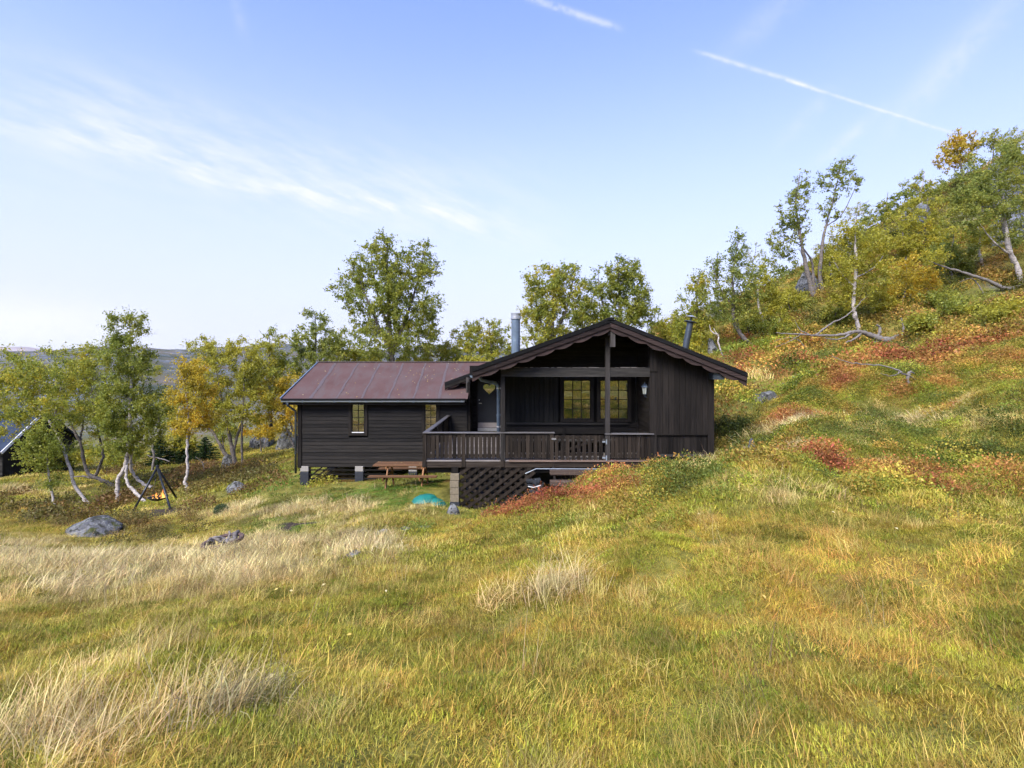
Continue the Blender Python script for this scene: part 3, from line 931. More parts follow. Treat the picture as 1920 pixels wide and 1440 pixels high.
for (a, b, fl) in ((AP, RL, False), (AP, RR, False)):
    cpart(slanted(a[0], a[1] + 0.02, b[0], b[1] + 0.02, 0.0, 0.115, 15.06, 15.12), 'roof_edge', M['felt_dark'], roof)
    cpart(slanted(a[0], a[1], b[0], b[1], 0.10, 0.235, 15.085, 15.125), 'bargeboard', M['barge'], roof)
    cpart(slanted(a[0], a[1], b[0], b[1], 0.20, 0.315, 15.128, 15.155, True, fl), 'scalloped_bargeboard', M['barge'], roof)
cpart(MB().box((AP[0] - 0.09, 15.03, AP[1] - 0.03), (AP[0] + 0.09, 24.6, AP[1] + 0.035)), 'ridge_cap', M['felt_dark'], roof)
low = cpart(MB().prism_y([(RL[0] + 0.1, zroof(RL[0] + 0.1) - 0.012), (RX[0], RX[1] - 0.012), (RX[0], RX[1] - 0.11), (RL[0] + 0.1, zroof(RL[0] + 0.1) - 0.11)], 21.52, 23.6), 'entrance_roof', M['stain_d'])
a = (RL[0] + 0.6, zroof(RL[0] + 0.6))
cpart(slanted(*a, *RX, -0.02, 0.11, 21.44, 21.50), 'roof_edge', M['felt_dark'], low)
cpart(slanted(*a, *RX, 0.10, 0.23, 21.465, 21.505), 'bargeboard', M['stain_h'], low)
cpart(slanted(*a, *RX, 0.20, 0.27, 21.508, 21.53, True), 'scalloped_bargeboard', M['barge'], low)

# porch back wall: vertical boards to the beam, horizontal ones in the gable, ledge below the windows
wins = [(W1[0] - 0.115, W1[1] + 0.115), (W2[0] - 0.115, W2[1] + 0.115)]
zlo, zhi = -1.74, -0.06
x = -0.19
while x < 4.0:
    x1 = min(x + 0.139, 4.02)
    segs = [(zlo, zhi)]
    for c0, c1 in wins:
        if x1 > c0 and x < c1: segs = [(zlo, W1[2] - 0.115), (W1[3] + 0.115, zhi)]
    for z0, z1 in segs:
        if z1 - z0 > 0.03:
            yo = random.uniform(0, 0.008)
            cpart(xz_board(x, x1, z0, z1, YA + 0.02 + yo, YA + 0.075), 'wall_board', M['porch_v'], body)
    x += 0.153
z = zhi + 0.008
while z < AP[1] - 0.3:
    z1 = z + 0.135
    xl = max(-0.19, AP[0] - (AP[1] - 0.13 - z1) / sl_l); xr = min(4.02, AP[0] + (AP[1] - 0.13 - z1) / sl_r)
    if xr - xl > 0.2: cpart(xz_board(xl, xr, z, z1, YA + 0.03, YA + 0.07), 'wall_board', M['stain_h'], body)
    z += 0.145
for k, z in enumerate(np.arange(ZD + 0.02, -1.83, 0.155)):
    cpart(xz_board(-0.19, 4.02, z, z + 0.147, YA + 0.03, YA + 0.08), 'wall_board', M['stain_h'], body)
cpart(xz_board(-0.19, 3.7, -1.80, -1.745, YA - 0.05, YA + 0.09), 'ledge', M['beam'], body)
# side wall of the porch, boards running back
for k, z in enumerate(np.arange(ZD + 0.02, 0.6, 0.15)):
    cpart(MB().box((4.018, YF + 0.06, z), (4.05, YA + 0.02, z + 0.142)), 'wall_board', M['stain_d'], bay)
# storage front: upper and lower boards
x0s = np.linspace(4.235, 5.725, 10)
for i in range(9):
    a, b = x0s[i] + 0.004, x0s[i + 1] - 0.004
    yo = random.uniform(0, 0.006)
    cpart(MB().prism_y([(a, -1.934), (b, -1.934), (b, zroof(b) - 0.14), (a, zroof(a) - 0.14)], YF - 0.02 + yo, YF + 0.03), 'wall_board', M['stain_v'], bay)
    cpart(xz_board(a, b, -2.52, -1.94, YF + 0.03, YF + 0.055), 'wall_board', M['stain_v'], bay)
cpart(xz_board(4.24, 5.72, -1.962, -1.936, YF - 0.03, YF + 0.05), 'drip_board', M['stain_h'], bay)
cpart(xz_board(4.22, 5.72, -2.60, -2.525, YF - 0.005, YF + 0.06), 'sill_board', M['beam'], bay)
cpart(xz_board(4.22, 5.72, -3.3, -2.605, YF + 0.02, YF + 0.058), 'skirt_board', M['stain_h'], bay)
cpart(MB().prism_y([(5.728, -3.3), (5.90, -3.3), (5.90, zroof(5.9) - 0.14), (5.728, zroof(5.728) - 0.14)], YF - 0.035, YF + 0.06), 'corner_board', M['stain_v'], bay)
cpart(xz_board(4.02, 4.232, -3.2, -0.02, YF - 0.03, YF + 0.06), 'corner_post', M['stain_v'], bay)
cpart(MB().prism_y([(4.03, -0.10), (4.24, -0.10), (4.24, zroof(4.24) - 0.14), (4.03, zroof(4.03) - 0.14)], YF - 0.06, YF - 0.032), 'upper_board', M['stain_v'], bay)
cpart(xz_board(5.74, 6.06, -0.33, -0.13, 15.2, YF + 0.3), 'purlin_end', M['pipe_dark'], roof)

# porch posts, beam
porch = cpart(xz_board(-0.33, 4.02, px_z(706.4, YF), px_z(689.5, YF), YF - 0.05, YF + 0.07), 'porch_beam', M['beam'])
m = MB()
for k in range(26):
    xx = -0.1 + 4.05 * k / 26
    m.box((xx, YF - 0.055, px_z(689.5, YF) + 0.0), (xx + random.uniform(0.08, 0.155), YF + 0.06, px_z(689.5, YF) + random.uniform(0.004, 0.016)))
cpart(m, 'bleached_beam_top', M['deck'], porch)
cpart(xz_board(-0.335, -0.205, ZD, px_z(706.4, YF), YF - 0.055, YF + 0.075), 'porch_post', M['post'], porch)
cpart(xz_board(-0.335, -0.24, px_z(689.5, YF) , zroof(-0.3) - 0.13, YF - 0.02, YF + 0.06), 'porch_post', M['post'], porch)
cpart(xz_board(2.725, 2.855, ZD, AP[1] - 0.14, YF - 0.075, YF + 0.055), 'porch_post', M['post'], porch)
cpart(xz_board(2.80, 2.935, 0.60, 1.07, 15.16, 15.32), 'king_post', M['post'], porch)
cpart(MB().box((2.73, 15.2, 0.93), (2.86, YA, 1.08)), 'ridge_beam', M['stain_d'], porch)

# entrance: recess, door with heart window, roof post
YDR = 22.6
ent = cpart(MB().box((-1.80, YDR + 0.05, ZD), (-0.24, YDR + 0.15, 0.1)).box((-1.80, YW + 0.05, ZD), (-1.72, YDR + 0.05, -0.55)), 'entrance_wall', M['stain_v'])
for z in np.arange(ZD + 0.02, -0.55, 0.15):
    cpart(xz_board(-1.715, -1.50, z, z + 0.138, YDR + 0.0, YDR + 0.05), 'wall_board', M['stain_h'], ent)
    cpart(MB().box((-1.72, YW + 0.06, z), (-1.69, YDR - 0.01, z + 0.138)), 'wall_board', M['stain_d'], ent)
cpart(xz_board(px_x(873.8, 21.4), px_x(879, 21.4), ZD, zroof(-1.8) - 0.12, 21.36, 21.46), 'roof_post', M['post'], ent)
x0, x1 = px_x(896, YDR), px_x(936.5, YDR)
m = MB()
m.box((x0, YDR - 0.02, ZD + 0.03), (x1, YDR + 0.03, -0.55))
door = cpart(m, 'door', M['door'])
m = MB(); m.box((x0 - 0.07, YDR - 0.05, ZD), (x0 - 0.006, YDR + 0.04, -0.48)); m.box((x1 + 0.006, YDR - 0.05, ZD), (x1 + 0.07, YDR + 0.04, -0.48)); m.box((x0 - 0.006, YDR - 0.05, -0.544), (x1 + 0.006, YDR + 0.04, -0.48))
cpart(m, 'door_frame', M['stain_v'], door)
yk = YDR - 0.032
cpart(xz_board(x0 + 0.005, x1 - 0.005, px_z(801.5, YDR), px_z(792.3, YDR), yk, YDR - 0.021), 'kick_plate', M['kick'], door)
cpart(xz_board(x0 + 0.0, x1, px_z(807.8, YDR), px_z(802.2, YDR), yk - 0.03, YDR - 0.021), 'threshold', M['steel'], door)
hc = (px_x(917.5, YDR), px_z(728.5, YDR)); hs = 0.0161
pts = []
for k in range(40):
    t = 2 * math.pi * k / 40
    pts.append((hc[0] + hs * 16 * math.sin(t) ** 3, hc[1] + hs * 0.98 * (13 * math.cos(t) - 5 * math.cos(2 * t) - 2 * math.cos(3 * t) - math.cos(4 * t))))
cpart(MB().prism_y(pts, YDR - 0.028, YDR - 0.0205), 'heart_window', M['glass'], door)
big = [(hc[0] + (a - hc[0]) * 1.1, hc[1] + (b - hc[1]) * 1.1) for a, b in pts]
m = MB(); n = len(pts)
m.add([(a, YDR - 0.04, b) for a, b in pts] + [(a, YDR - 0.04, b) for a, b in big] + [(a, YDR - 0.021, b) for a, b in pts] + [(a, YDR - 0.021, b) for a, b in big],
      [(k, (k + 1) % n, n + (k + 1) % n, n + k) for k in range(n)] + [(n + k, n + (k + 1) % n, 3 * n + (k + 1) % n, 3 * n + k) for k in range(n)] + [((k + 1) % n, k, 2 * n + k, 2 * n + (k + 1) % n) for k in range(n)])
cpart(m, 'heart_frame', M['black_steel'], door)
hz = px_z(756, YDR)
cpart(MB().box((x0 + 0.045, YDR - 0.075, hz - 0.012), (x0 + 0.17, YDR - 0.055, hz + 0.012)).box((x0 + 0.045, YDR - 0.06, hz - 0.012), (x0 + 0.07, YDR - 0.02, hz + 0.012)), 'door_handle', M['steel'], door)
cpart(MB().tube([(x0 + 0.06, YDR - 0.045, hz + 0.14), (x0 + 0.06, YDR - 0.02, hz + 0.14)], 0.022, 10), 'lock', M['steel'], door)

# downpipe at the porch corner and the left eave gutter of the main roof
m = MB()
pr = [(0.06 * math.cos(a), 0.06 * math.sin(a)) for a in np.linspace(math.pi, 2 * math.pi, 9)]
vs = [(RL[0] - 0.02 + c_, y, RL[1] - 0.20 + d_) for y in (15.17, 21.4) for c_, d_ in pr]
m.add(vs, [(k, k + 1, 9 + k + 1, 9 + k) for k in range(8)] + [tuple(range(9)), tuple(range(17, 8, -1))])
g2 = cpart(m, 'gutter', M['zinc'])
Yp = 16.4
pp = [P(897, 706, 15.9), P(903, 712.5, 16.0), P(929, 718, Yp), P(934, 724, Yp), P(934.5, 735, Yp), P(934.5, 848, Yp)]
dp2 = cpart(MB().tube(pp, 0.052, 12), 'downpipe', M['zinc'], smooth=True)
for py in (728, 778, 800):
    c_ = P(934.5, py, Yp)
    cpart(MB().lathe(c_, [(0.052, -0.02), (0.062, -0.02), (0.062, 0.02), (0.052, 0.02)], 12).box((c_.x + 0.055, c_.y - 0.012, c_.z - 0.03), (c_.x + 0.15, c_.y + 0.012, c_.z + 0.03)), 'pipe_clamp', M['steel'] if py != 778 else M['zinc'], dp2)

# flue pipes
c0 = P(967, 690, 19.0); zt_ = px_z(597, 19.0)
fl = cpart(MB().lathe((c0.x, c0.y, 0), [(0.155, 0.2), (0.155, zt_), (0.14, zt_), (0.14, zt_ - 0.3)], 24), 'flue_pipe', M['zinc'], smooth=False)
fl['label'] = 'wide blue grey flue pipe with a bright steel collar'
cpart(MB().lathe((c0.x, c0.y, zt_), [(0.150, -0.04), (0.185, -0.03), (0.185, 0.03), (0.165, 0.05), (0.165, 0.14), (0.18, 0.15), (0.18, 0.18), (0.12, 0.19), (0.0, 0.19)], 24), 'flue_collar', M['steel'], fl)
cpart(MB().lathe((c0.x, c0.y, px_z(640, 19)), [(0.156, -0.01), (0.162, 0.0), (0.156, 0.01)], 24), 'pipe_joint', M['zinc'], fl)
b0, b1 = P(1282, 668, 18.0), P(1294.5, 604, 18.0)
f2 = cpart(MB().tube([b0 + (b0 - b1) * 0.2, b0, b1], 0.105, 20), 'flue_pipe', M['pipe_dark'], smooth=False)
f2['label'] = 'leaning dark flue pipe with a rain hat'
dv = (b1 - b0).normalized()
cpart(MB().tube([b1 - dv * 0.03, b1 + dv * 0.0, b1 + dv * 0.025], [0.11, 0.20, 0.20], 20), 'flue_collar', M['pipe_dark'], f2)
cpart(MB().tube([b1 + dv * 0.02, b1 + dv * 0.22], 0.03, 8), 'hat_stem', M['pipe_dark'], f2)
cpart(MB().tube([b1 + dv * 0.165, b1 + dv * 0.175, b1 + dv * 0.225], [0.20, 0.20, 0.05], 20), 'rain_hat', M['steel'], f2)

# piers under the annex
def pier(x, y, ztop, blocks, w=0.34):
    p = cpart(MB().box((x - w / 2, y - 0.14, gz(x, y) - 0.25), (x + w / 2, y + 0.14, ztop - 0.22 * blocks)), 'pier', M['tar'], bevel=0.01)
    for i in range(blocks):
        cpart(MB().box((x - w / 2 + 0.006, y - 0.134, ztop - 0.22 * (i + 1) + 0.006), (x + w / 2 - 0.006, y + 0.134, ztop - 0.22 * i)), 'concrete_block', M['block_grey'], p, bevel=0.012)


for px_, yy, nbk in ((573, 21.4, 1), (675, 21.4, 1), (775, 21.4, 1)):
    pier(px_x(px_, 21.4), yy, -3.92, nbk)
for px_, yy in ((622, 24.0), (700, 26.0), (760, 26.0), (575, 26.3)):
    pier(px_x(px_, yy), yy, -3.92, 1)
cpart(MB().box((-8.5, 21.45, -3.99), (-1.8, 21.6, -3.905)), 'floor_joist', M['stain_h'])
for zz, xr in ((-4.10, -4.4), (-4.27, -4.6), (-4.45, -5.0)):
    cpart(xz_board(-8.5, xr, zz, zz + 0.05, YW + 0.0, YW + 0.03), 'skirting_slat', M['stain_h'])
for k in range(3):
    cpart(MB().beam((-8.3 + k * 0.28, YW + 0.06, -4.5), (-7.6 + k * 0.28, YW + 0.06, -3.97), 0.03, 0.05), 'brace', M['stain_h'])

cpart(MB().box((-1.5, 17.4, -4.4), (-0.26, 17.55, -2.95)).box((-0.26, 17.2, -4.4), (5.8, 17.35, -3.3)), 'foundation_and_dark_screen', M['tar'])  # cabin foundation, plus an added dark screen to blacken the space under the deck

# ------------------------------------------------------------------ the deck
deck = empty('deck', (0.7, 16.3, -3.3), 'raised wooden deck with slatted railing, gate and lattice skirt in front of the cabin', 'deck')


def dpart(mb, name, mat, parent=deck, bevel=0.0):
    return mb.build(name, mat, parent, deck, False, bevel)


floor = dpart(MB().box((-2.58, YF + 0.02, ZD - 0.20), (4.0, YF + 0.12, ZD - 0.04)).box((-2.58, YF + 0.12, ZD - 0.2), (-2.48, 21.2, ZD - 0.04)).box((-0.4, YF + 0.12, ZD - 0.2), (-0.3, 21.2, ZD - 0.04)).box((3.9, YF + 0.12, ZD - 0.2), (4.0, YA, ZD - 0.04)), 'deck_floor', M['stain_h'])
long_me = MB().box((-2.6, 0, -0.036), (4.01, 0.132, 0)).mesh('board', M['deck'])
short_me = MB().box((-2.6, 0, -0.036), (-0.25, 0.132, 0)).mesh('board', M['deck'])
ent_me = MB().box((-1.68, 0, -0.036), (-0.25, 0.132, 0)).mesh('board', M['deck'])
y = YF - 0.02
while y < 22.5:
    o = bpy.data.objects.new('board', long_me if y < YA - 0.1 else (short_me if y < YW - 0.15 else ent_me))
    col.objects.link(o); o.parent = floor
    o.location = Vector((0, y, ZD + random.uniform(-0.003, 0.002))) - deck.location
    y += 0.14
dpart(xz_board(-2.62, 4.02, ZD - 0.215, ZD - 0.042, YF - 0.02, YF + 0.018), 'rim_board', M['rail_h'])
dpart(MB().box((-2.63, YF + 0.02, ZD - 0.215), (-2.59, 21.2, ZD - 0.042)), 'rim_board', M['stain_d'])
dpart(xz_board(-0.1, 4.02, ZD - 0.045, ZD + 0.004, YF - 0.075, YF - 0.022), 'edge_board', M['step'])
dpart(MB().box((-2.5, YF + 0.15, ZD - 0.40), (4.0, YF + 0.27, ZD - 0.21)), 'bearer', M['stain_h'])
zc = px_z(812.5, YF)          # underside of the rail cap


def baluster_mesh(w, h): return MB().box((-w / 2, -0.012, 0), (w / 2, 0.012, h)).mesh('baluster', M['rail'])


bal = baluster_mesh(0.104, 0.80)
gbal = baluster_mesh(0.10, 0.72)


def railing(pa, pb, n, end_posts=(True, True), me=bal, zlow=ZD + 0.07):
    """bay in the front plane between pixel columns pa and pb"""
    xa, xb = px_x(pa, YF), px_x(pb, YF)
    r = dpart(MB().box((xa, YF - 0.0, zc - 0.115), (xb, YF + 0.04, zc - 0.02)).box((xa, YF - 0.0, ZD + 0.09), (xb, YF + 0.04, ZD + 0.165)), 'railing', M['rail_h'])
    st = (xb - xa) / n
    for i in range(n):
        o = bpy.data.objects.new('baluster', me); col.objects.link(o); o.parent = r
        o.location = Vector((xa + st * (i + 0.5) + random.uniform(-0.006, 0.006), YF - 0.014, zc - 0.03 - 0.80 + 0.10)) - deck.location
        o.rotation_euler = (0, random.uniform(-0.008, 0.008), 0)
    return r


# balusters reach from just above the lower rail to the upper rail
bal.transform(Matrix.Scale(0.86, 4, (0, 0, 1)))
railing(800, 865, 8); railing(873, 937.5, 8); railing(947, 1031, 11); railing(1144, 1216, 9)
for px_ in (796.5, 869, 942, 1034.5):
    dpart(xz_board(px_x(px_ - 3.6, YF), px_x(px_ + 3.6, YF), ZD - 0.2, zc - 0.003, YF - 0.045, YF + 0.06), 'railing_post', M['rail'])
dpart(xz_board(px_x(1213, YF), px_x(1219.5, YF), ZD - 0.05, zc - 0.003, YF - 0.04, YF + 0.05), 'railing_post', M['rail'])
dpart(xz_board(px_x(793, YF), px_x(1040, YF), zc, zc + 0.036, YF - 0.075, YF + 0.085), 'rail_cap', M['cap'], bevel=0.006)
dpart(xz_board(px_x(1133, YF), px_x(1225, YF), zc - 0.03, zc + 0.006, YF - 0.10, YF - 0.0755), 'rail_cap', M['cap'], bevel=0.004)
dpart(xz_board(px_x(1146, YF), px_x(1217, YF), zc - 0.03, zc + 0.006, YF - 0.075, YF + 0.085), 'rail_cap', M['cap'], bevel=0.006)
# left side railing running back to the annex wall
xs_ = px_x(793, YF)
side = dpart(MB().box((xs_ + 0.06, YF + 0.06, zc - 0.115), (xs_ + 0.10, YW - 0.05, zc - 0.02)).box((xs_ + 0.06, YF + 0.06, ZD + 0.09), (xs_ + 0.10, YW - 0.05, ZD + 0.165)), 'railing', M['stain_d'])
sb = MB().box((-0.012, -0.049, 0), (0.012, 0.049, 0.69)).mesh('baluster', M['rail'])
for y in np.arange(YF + 0.2, YW - 0.1, 0.127):
    o = bpy.data.objects.new('baluster', sb); col.objects.link(o); o.parent = side
    o.location = Vector((xs_ + 0.045, y, zc - 0.73)) - deck.location
dpart(MB().box((xs_, YF + 0.087, zc), (xs_ + 0.16, YW - 0.06, zc + 0.036)), 'rail_cap', M['cap_d'], bevel=0.006)
for y in (17.5, 19.4, 21.15):
    dpart(MB().box((xs_ + 0.05, y - 0.05, ZD - 0.2), (xs_ + 0.15, y + 0.05, zc - 0.003)), 'railing_post', M['rail'])
# gate
xa, xb = px_x(1038.5, YF), px_x(1131.5, YF)
gate = dpart(MB().box((xa, YF + 0.0, zc - 0.16), (xb, YF + 0.035, zc - 0.07)).box((xa, YF + 0.0, ZD + 0.12), (xb, YF + 0.035, ZD + 0.20)).beam((xa + 0.1, YF + 0.018, ZD + 0.2), (xb - 0.1, YF + 0.018, zc - 0.16), 0.03, 0.07), 'gate', M['rail_h'])
n = 9; st = (xb - xa) / n
for i in range(n):
    o = bpy.data.objects.new('baluster', gbal); col.objects.link(o); o.parent = gate
    o.location = Vector((xa + st * (i + 0.5), YF - 0.016, zc - 0.075 - 0.70 + random.uniform(-0.006, 0.006))) - deck.location
for py in (828, 858):
    dpart(MB().box((px_x(1135, YF), YF - 0.09, px_z(py + 4.5, YF)), (px_x(1137.4, YF), YF - 0.076, px_z(py - 4.5, YF))).box((px_x(1129, YF), YF - 0.038, px_z(py + 1.5, YF)), (px_x(1137, YF), YF - 0.030, px_z(py - 1.5, YF))), 'hinge', M['gutter'], gate)
dpart(MB().box((px_x(1034, YF), YF - 0.06, px_z(824, YF)), (px_x(1042.5, YF), YF - 0.046, px_z(821, YF))), 'latch', M['steel'], gate)

# block pillar at the deck corner
xa, xb = px_x(844.5, YF), px_x(861, YF)
pil = dpart(MB().box((xa - 0.01, YF - 0.10, -4.25), (xb + 0.02, YF + 0.19, px_z(940.5, YF))), 'pillar', M['tar'], bevel=0.012)
for i in range(4):
    z0 = px_z(940, YF) + i * 0.207
    j = random.uniform(-0.006, 0.006)
    dpart(MB().box((xa + j, YF - 0.105 + j, z0 + 0.005), (xb + j, YF + 0.17 + j, z0 + 0.203)), 'concrete_block', M['block'], pil, bevel=0.008)
dpart(MB().box((xa + 0.03, YF - 0.03, px_z(887, YF)), (xb - 0.03, YF + 0.13, ZD - 0.2)), 'pillar_head', M['stain_v'], pil)

# lattice skirt of crossed slats
lat = dpart(MB().box((px_x(862, YF), YF + 0.07, ZD - 0.36), (px_x(1000, YF), YF + 0.10, ZD - 0.22)), 'lattice', M['rail_h'])
LX0, LX1, LZ1 = px_x(862, YF), px_x(1003, YF), ZD - 0.20


def lat_slat(xs, sgn, y):
    ang = math.radians(37)
    d = Vector((math.cos(ang) * sgn, 0, math.sin(ang)))
    best = []
    for k in range(200):
        p = Vector((xs, y, -4.4)) + d * (k * 0.015 * 1.4)
        if LX0 <= p.x <= LX1 and gz_lat(p.x) - 0.05 <= p.z <= LZ1: best.append(p)
    if len(best) > 6:
        dpart(MB().beam(best[0], best[-1], 0.022, 0.088, up=(0, -1, 0) if False else d.cross(Vector((0, 1, 0)))), 'slat', M['rail'], lat)


_lx = np.linspace(LX0, LX1, 30); _lz = ground_h(_lx, np.full(30, YF))
def gz_lat(x): return float(np.interp(x, _lx, _lz))


for k in range(20):
    lat_slat(LX0 - 2.3 + k * 0.30, 1, YF + 0.005)
    lat_slat(LX0 - 0.3 + k * 0.30, -1, YF + 0.035)

# steps to the gate
stp = empty('entry_steps', (2.0, 15.0, -3.3), 'worn brown timber steps below the deck gate, half hidden by grass', 'steps')
for (ya, yb, z1, x0_, x1_) in ((15.1, 15.38, -2.91, 1.08, 2.80), (14.72, 15.0, -3.14, 1.06, 2.55)):
    MB().box((x0_, ya, z1 - 0.13), (x1_, yb, z1)).build('tread', M['step'], stp, stp, bevel=0.01)
for x_ in (1.2, 2.6):
    MB().beam((x_, 14.7, -3.42), (x_, 15.5, -2.95), 0.06, 0.2).build('stringer', M['stain_d'], stp, stp)
MB().tube([P(985, 888, 15.25), P(1005, 879, 15.25), P(1165, 879.5, 15.25)], 0.015, 8).build('white_pipe', M['gutter'], loc=P(1080, 879, 15.25))
wp = bpy.data.objects['white_pipe']; wp.name = 'plastic_pipe'
tag(wp, 'thin white pipe running along below the deck edge', 'pipe')
# a tarp covered bundle under the deck
bt = empty('tarpaulin_bundle', P(1000, 930, 15.5), 'dark grey tarpaulin bundle stored under the deck beside the lattice', 'bundle')
m = MB()
nseg = 10
for i in range(3):
    x0_, z0_ = px_x(986, 15.5), px_z(906 + i * 9, 15.5)
    ring = [(x0_ + 0.06 * i + 0.5 * math.cos(a) * (0.5 if i else 0.45) + 0.22, 15.55 + 0.16 * math.sin(a), z0_ + 0.05 * math.sin(a * 2 + i) + 0.04 * math.cos(3 * a)) for a in np.linspace(0, 2 * math.pi, nseg, endpoint=False)]
    top = [(x, y, z + 0.10) for x, y, z in ring]
    m.add(ring + top, [(k, (k + 1) % nseg, nseg + (k + 1) % nseg, nseg + k) for k in range(nseg)] + [tuple(range(nseg - 1, -1, -1)), tuple(range(nseg, 2 * nseg))])
m.build('tarpaulin', M['tarp'], bt, bt, bevel=0.02)
m = MB()
m.tube([P(990, 912, 15.3), P(1000, 914, 15.3), P(1014, 910, 15.3)], 0.012, 6)
m.build('rope', M['white'], bt, bt)

# wall lantern on the storage corner
lc = P(1209, 729, 15.9)
ln = empty('wall_lantern', lc, 'blue grey glass lantern hanging at the porch corner post', 'lantern')
def lat_(prof, name, mat, n=6): return MB().lathe(lc, prof, n).build(name, mat, ln, ln)
lat_([(0.05, -0.15), (0.085, 0.05), (0.085, 0.055), (0.0, 0.055)], 'lantern_glass', M['lamp_glass'])
lat_([(0.11, 0.05), (0.10, 0.075), (0.05, 0.13), (0.015, 0.16), (0.015, 0.2), (0.0, 0.23)], 'lantern_roof', M['zinc'])
lat_([(0.055, -0.15), (0.06, -0.17), (0.03, -0.19), (0.012, -0.24), (0.0, -0.26)], 'lantern_base', M['pipe_dark'])
m = MB()
for k in range(6):
    a = 2 * math.pi * k / 6
    m.tube([(lc.x + 0.052 * math.cos(a), lc.y + 0.052 * math.sin(a), lc.z - 0.15), (lc.x + 0.088 * math.cos(a), lc.y + 0.088 * math.sin(a), lc.z + 0.055)], 0.006, 4)
m.build('lantern_bars', M['pipe_dark'], ln, ln)
MB().tube([(lc.x, lc.y, lc.z - 0.18), (lc.x + 0.05, lc.y, lc.z - 0.26), (4.03, lc.y, lc.z - 0.22)], 0.012, 6).build('bracket', M['pipe_dark'], ln, ln)

# bench on the porch
bn = empty('porch_bench', (1.6, 16.75, ZD), 'long dark wooden bench against the porch wall under the windows', 'bench')
for k in range(3): MB().box((0.0, 16.52 + k * 0.13, ZD + 0.42), (3.3, 16.64 + k * 0.13, ZD + 0.46)).build('seat_slat', M['beam'], bn, bn)
MB().box((0.0, 16.915, ZD + 0.60), (3.3, 16.945, ZD + 0.80)).build('backrest', M['stain_h'], bn, bn)
for x_ in (0.15, 1.65, 3.15):
    MB().box((x_ - 0.04, 16.55, ZD), (x_ + 0.04, 16.63, ZD + 0.42)).build('leg', M['stain_v'], bn, bn)
    MB().box((x_ - 0.04, 16.85, ZD), (x_ + 0.04, 16.913, ZD + 0.80)).build('leg', M['stain_v'], bn, bn)

# ------------------------------------------------------------------ props
def rock(name, label, c, rx, ry, rz, seed, mat='rock', cat='rock', sink=0.35, group=None, sub=4):
    bm = bmesh.new()
    bmesh.ops.create_icosphere(bm, subdivisions=sub, radius=1.0)
    r = random.Random(seed)
    pl = [(Vector((r.uniform(-1, 1), r.uniform(-1, 1), r.uniform(-0.3, 1))).normalized(), r.uniform(0.62, 0.9)) for _ in range(9)]
    from mathutils import noise as mn
    for v in bm.verts:
        p = v.co.copy()
        for n, d in pl:
            k = p.dot(n)
            if k > d: p -= n * (k - d) * 0.8
        p *= 1 + 0.16 * mn.fractal(v.co * 1.7 + Vector((seed, 0, 0)), 1.0, 2.0, 4)
        v.co = Vector((p.x * rx, p.y * ry, p.z * rz))
    me = bpy.data.meshes.new(name); bm.to_mesh(me); bm.free()
    me.polygons.foreach_set('use_smooth', [True] * len(me.polygons))
    me.materials.append(M[mat])
    o = bpy.data.objects.new(name, me); col.objects.link(o)
    o.location = (c[0], c[1], c[2] + rz * (1 - 2 * sink) * 0.5)
    o.rotation_euler = (r.uniform(-0.1, 0.1), r.uniform(-0.1, 0.1), r.uniform(-0.4, 0.4))
    return tag(o, label, cat, group)


keep_out = []   # (x, y, radius) where no grass grows


def rock_px(name, label, px, py, wpx, hpx, seed, sink=0.35, depth=0.8, **kw):
    g = on_ground(px, py)
    w = wpx * g.y / FPX / 2; h = hpx * g.y / FPX
    keep_out.append((g.x, g.y + w * depth * 0.5, w * 0.62))
    return rock(name, label, (g.x, g.y + w * depth * 0.5, g.z), w, w * depth, h, seed, sink=sink, **kw)


rock_px('boulder', 'low lichen covered grey boulder in pale grass, lower left', 153, 1004, 116, 24, 3, 0.42)
rock_px('boulder', 'flat grey slab of rock in the turf below the leaning birches and annex', 443, 922, 42, 15, 5)
rock_px('boulder', 'pale boulder with a dead twig behind the annex corner', 487, 838, 52, 30, 8)
rock_px('boulder', 'rounded mossy boulder beside the annex left corner', 537, 842, 50, 34, 9)
rock_px('boulder', 'grey rock half buried on the slope right of the cabin', 1437, 754, 56, 20, 12)
rock_px('boulder', 'narrow upright grey stone in the hollow right of the cabin', 1413, 862, 18, 34, 15, depth=0.6)
rock_px('boulder', 'grey rock at the foot of the block pillar', 849, 968, 30, 22, 17)
rock_px('boulder', 'small mossy boulder at the foot of the multi stemmed birch', 425, 880, 30, 24, 19)
rock_px('boulder', 'dark rock under the tall wind bent birches on the hillside', 1520, 548, 50, 36, 21)
rock_px('boulder', 'grey rock on the hillside behind the leaning flue pipe', 1338, 664, 20, 26, 23)
rock_px('boulder', 'pale rock among scrub on the hillside above the leaning flue pipe', 1345, 592, 40, 22, 25)
for px_, py_, w_, h_, sd, words in ((1895, 345, 90, 80, 61, 'steep blue grey cliff among birches at the upper right'), (1905, 425, 70, 60, 62, 'blue grey rock face behind the right edge birch'), (1725, 405, 60, 34, 63, 'dark rock outcrop below the skyline between yellow birches'), (1590, 470, 44, 26, 64, 'grey outcrop on the slope right of the wind bent birches')):
    rock_px('rock_outcrop', words, px_, py_ + h_ * .5, w_, h_, sd, sink=0.2, depth=0.7, mat='cliff')
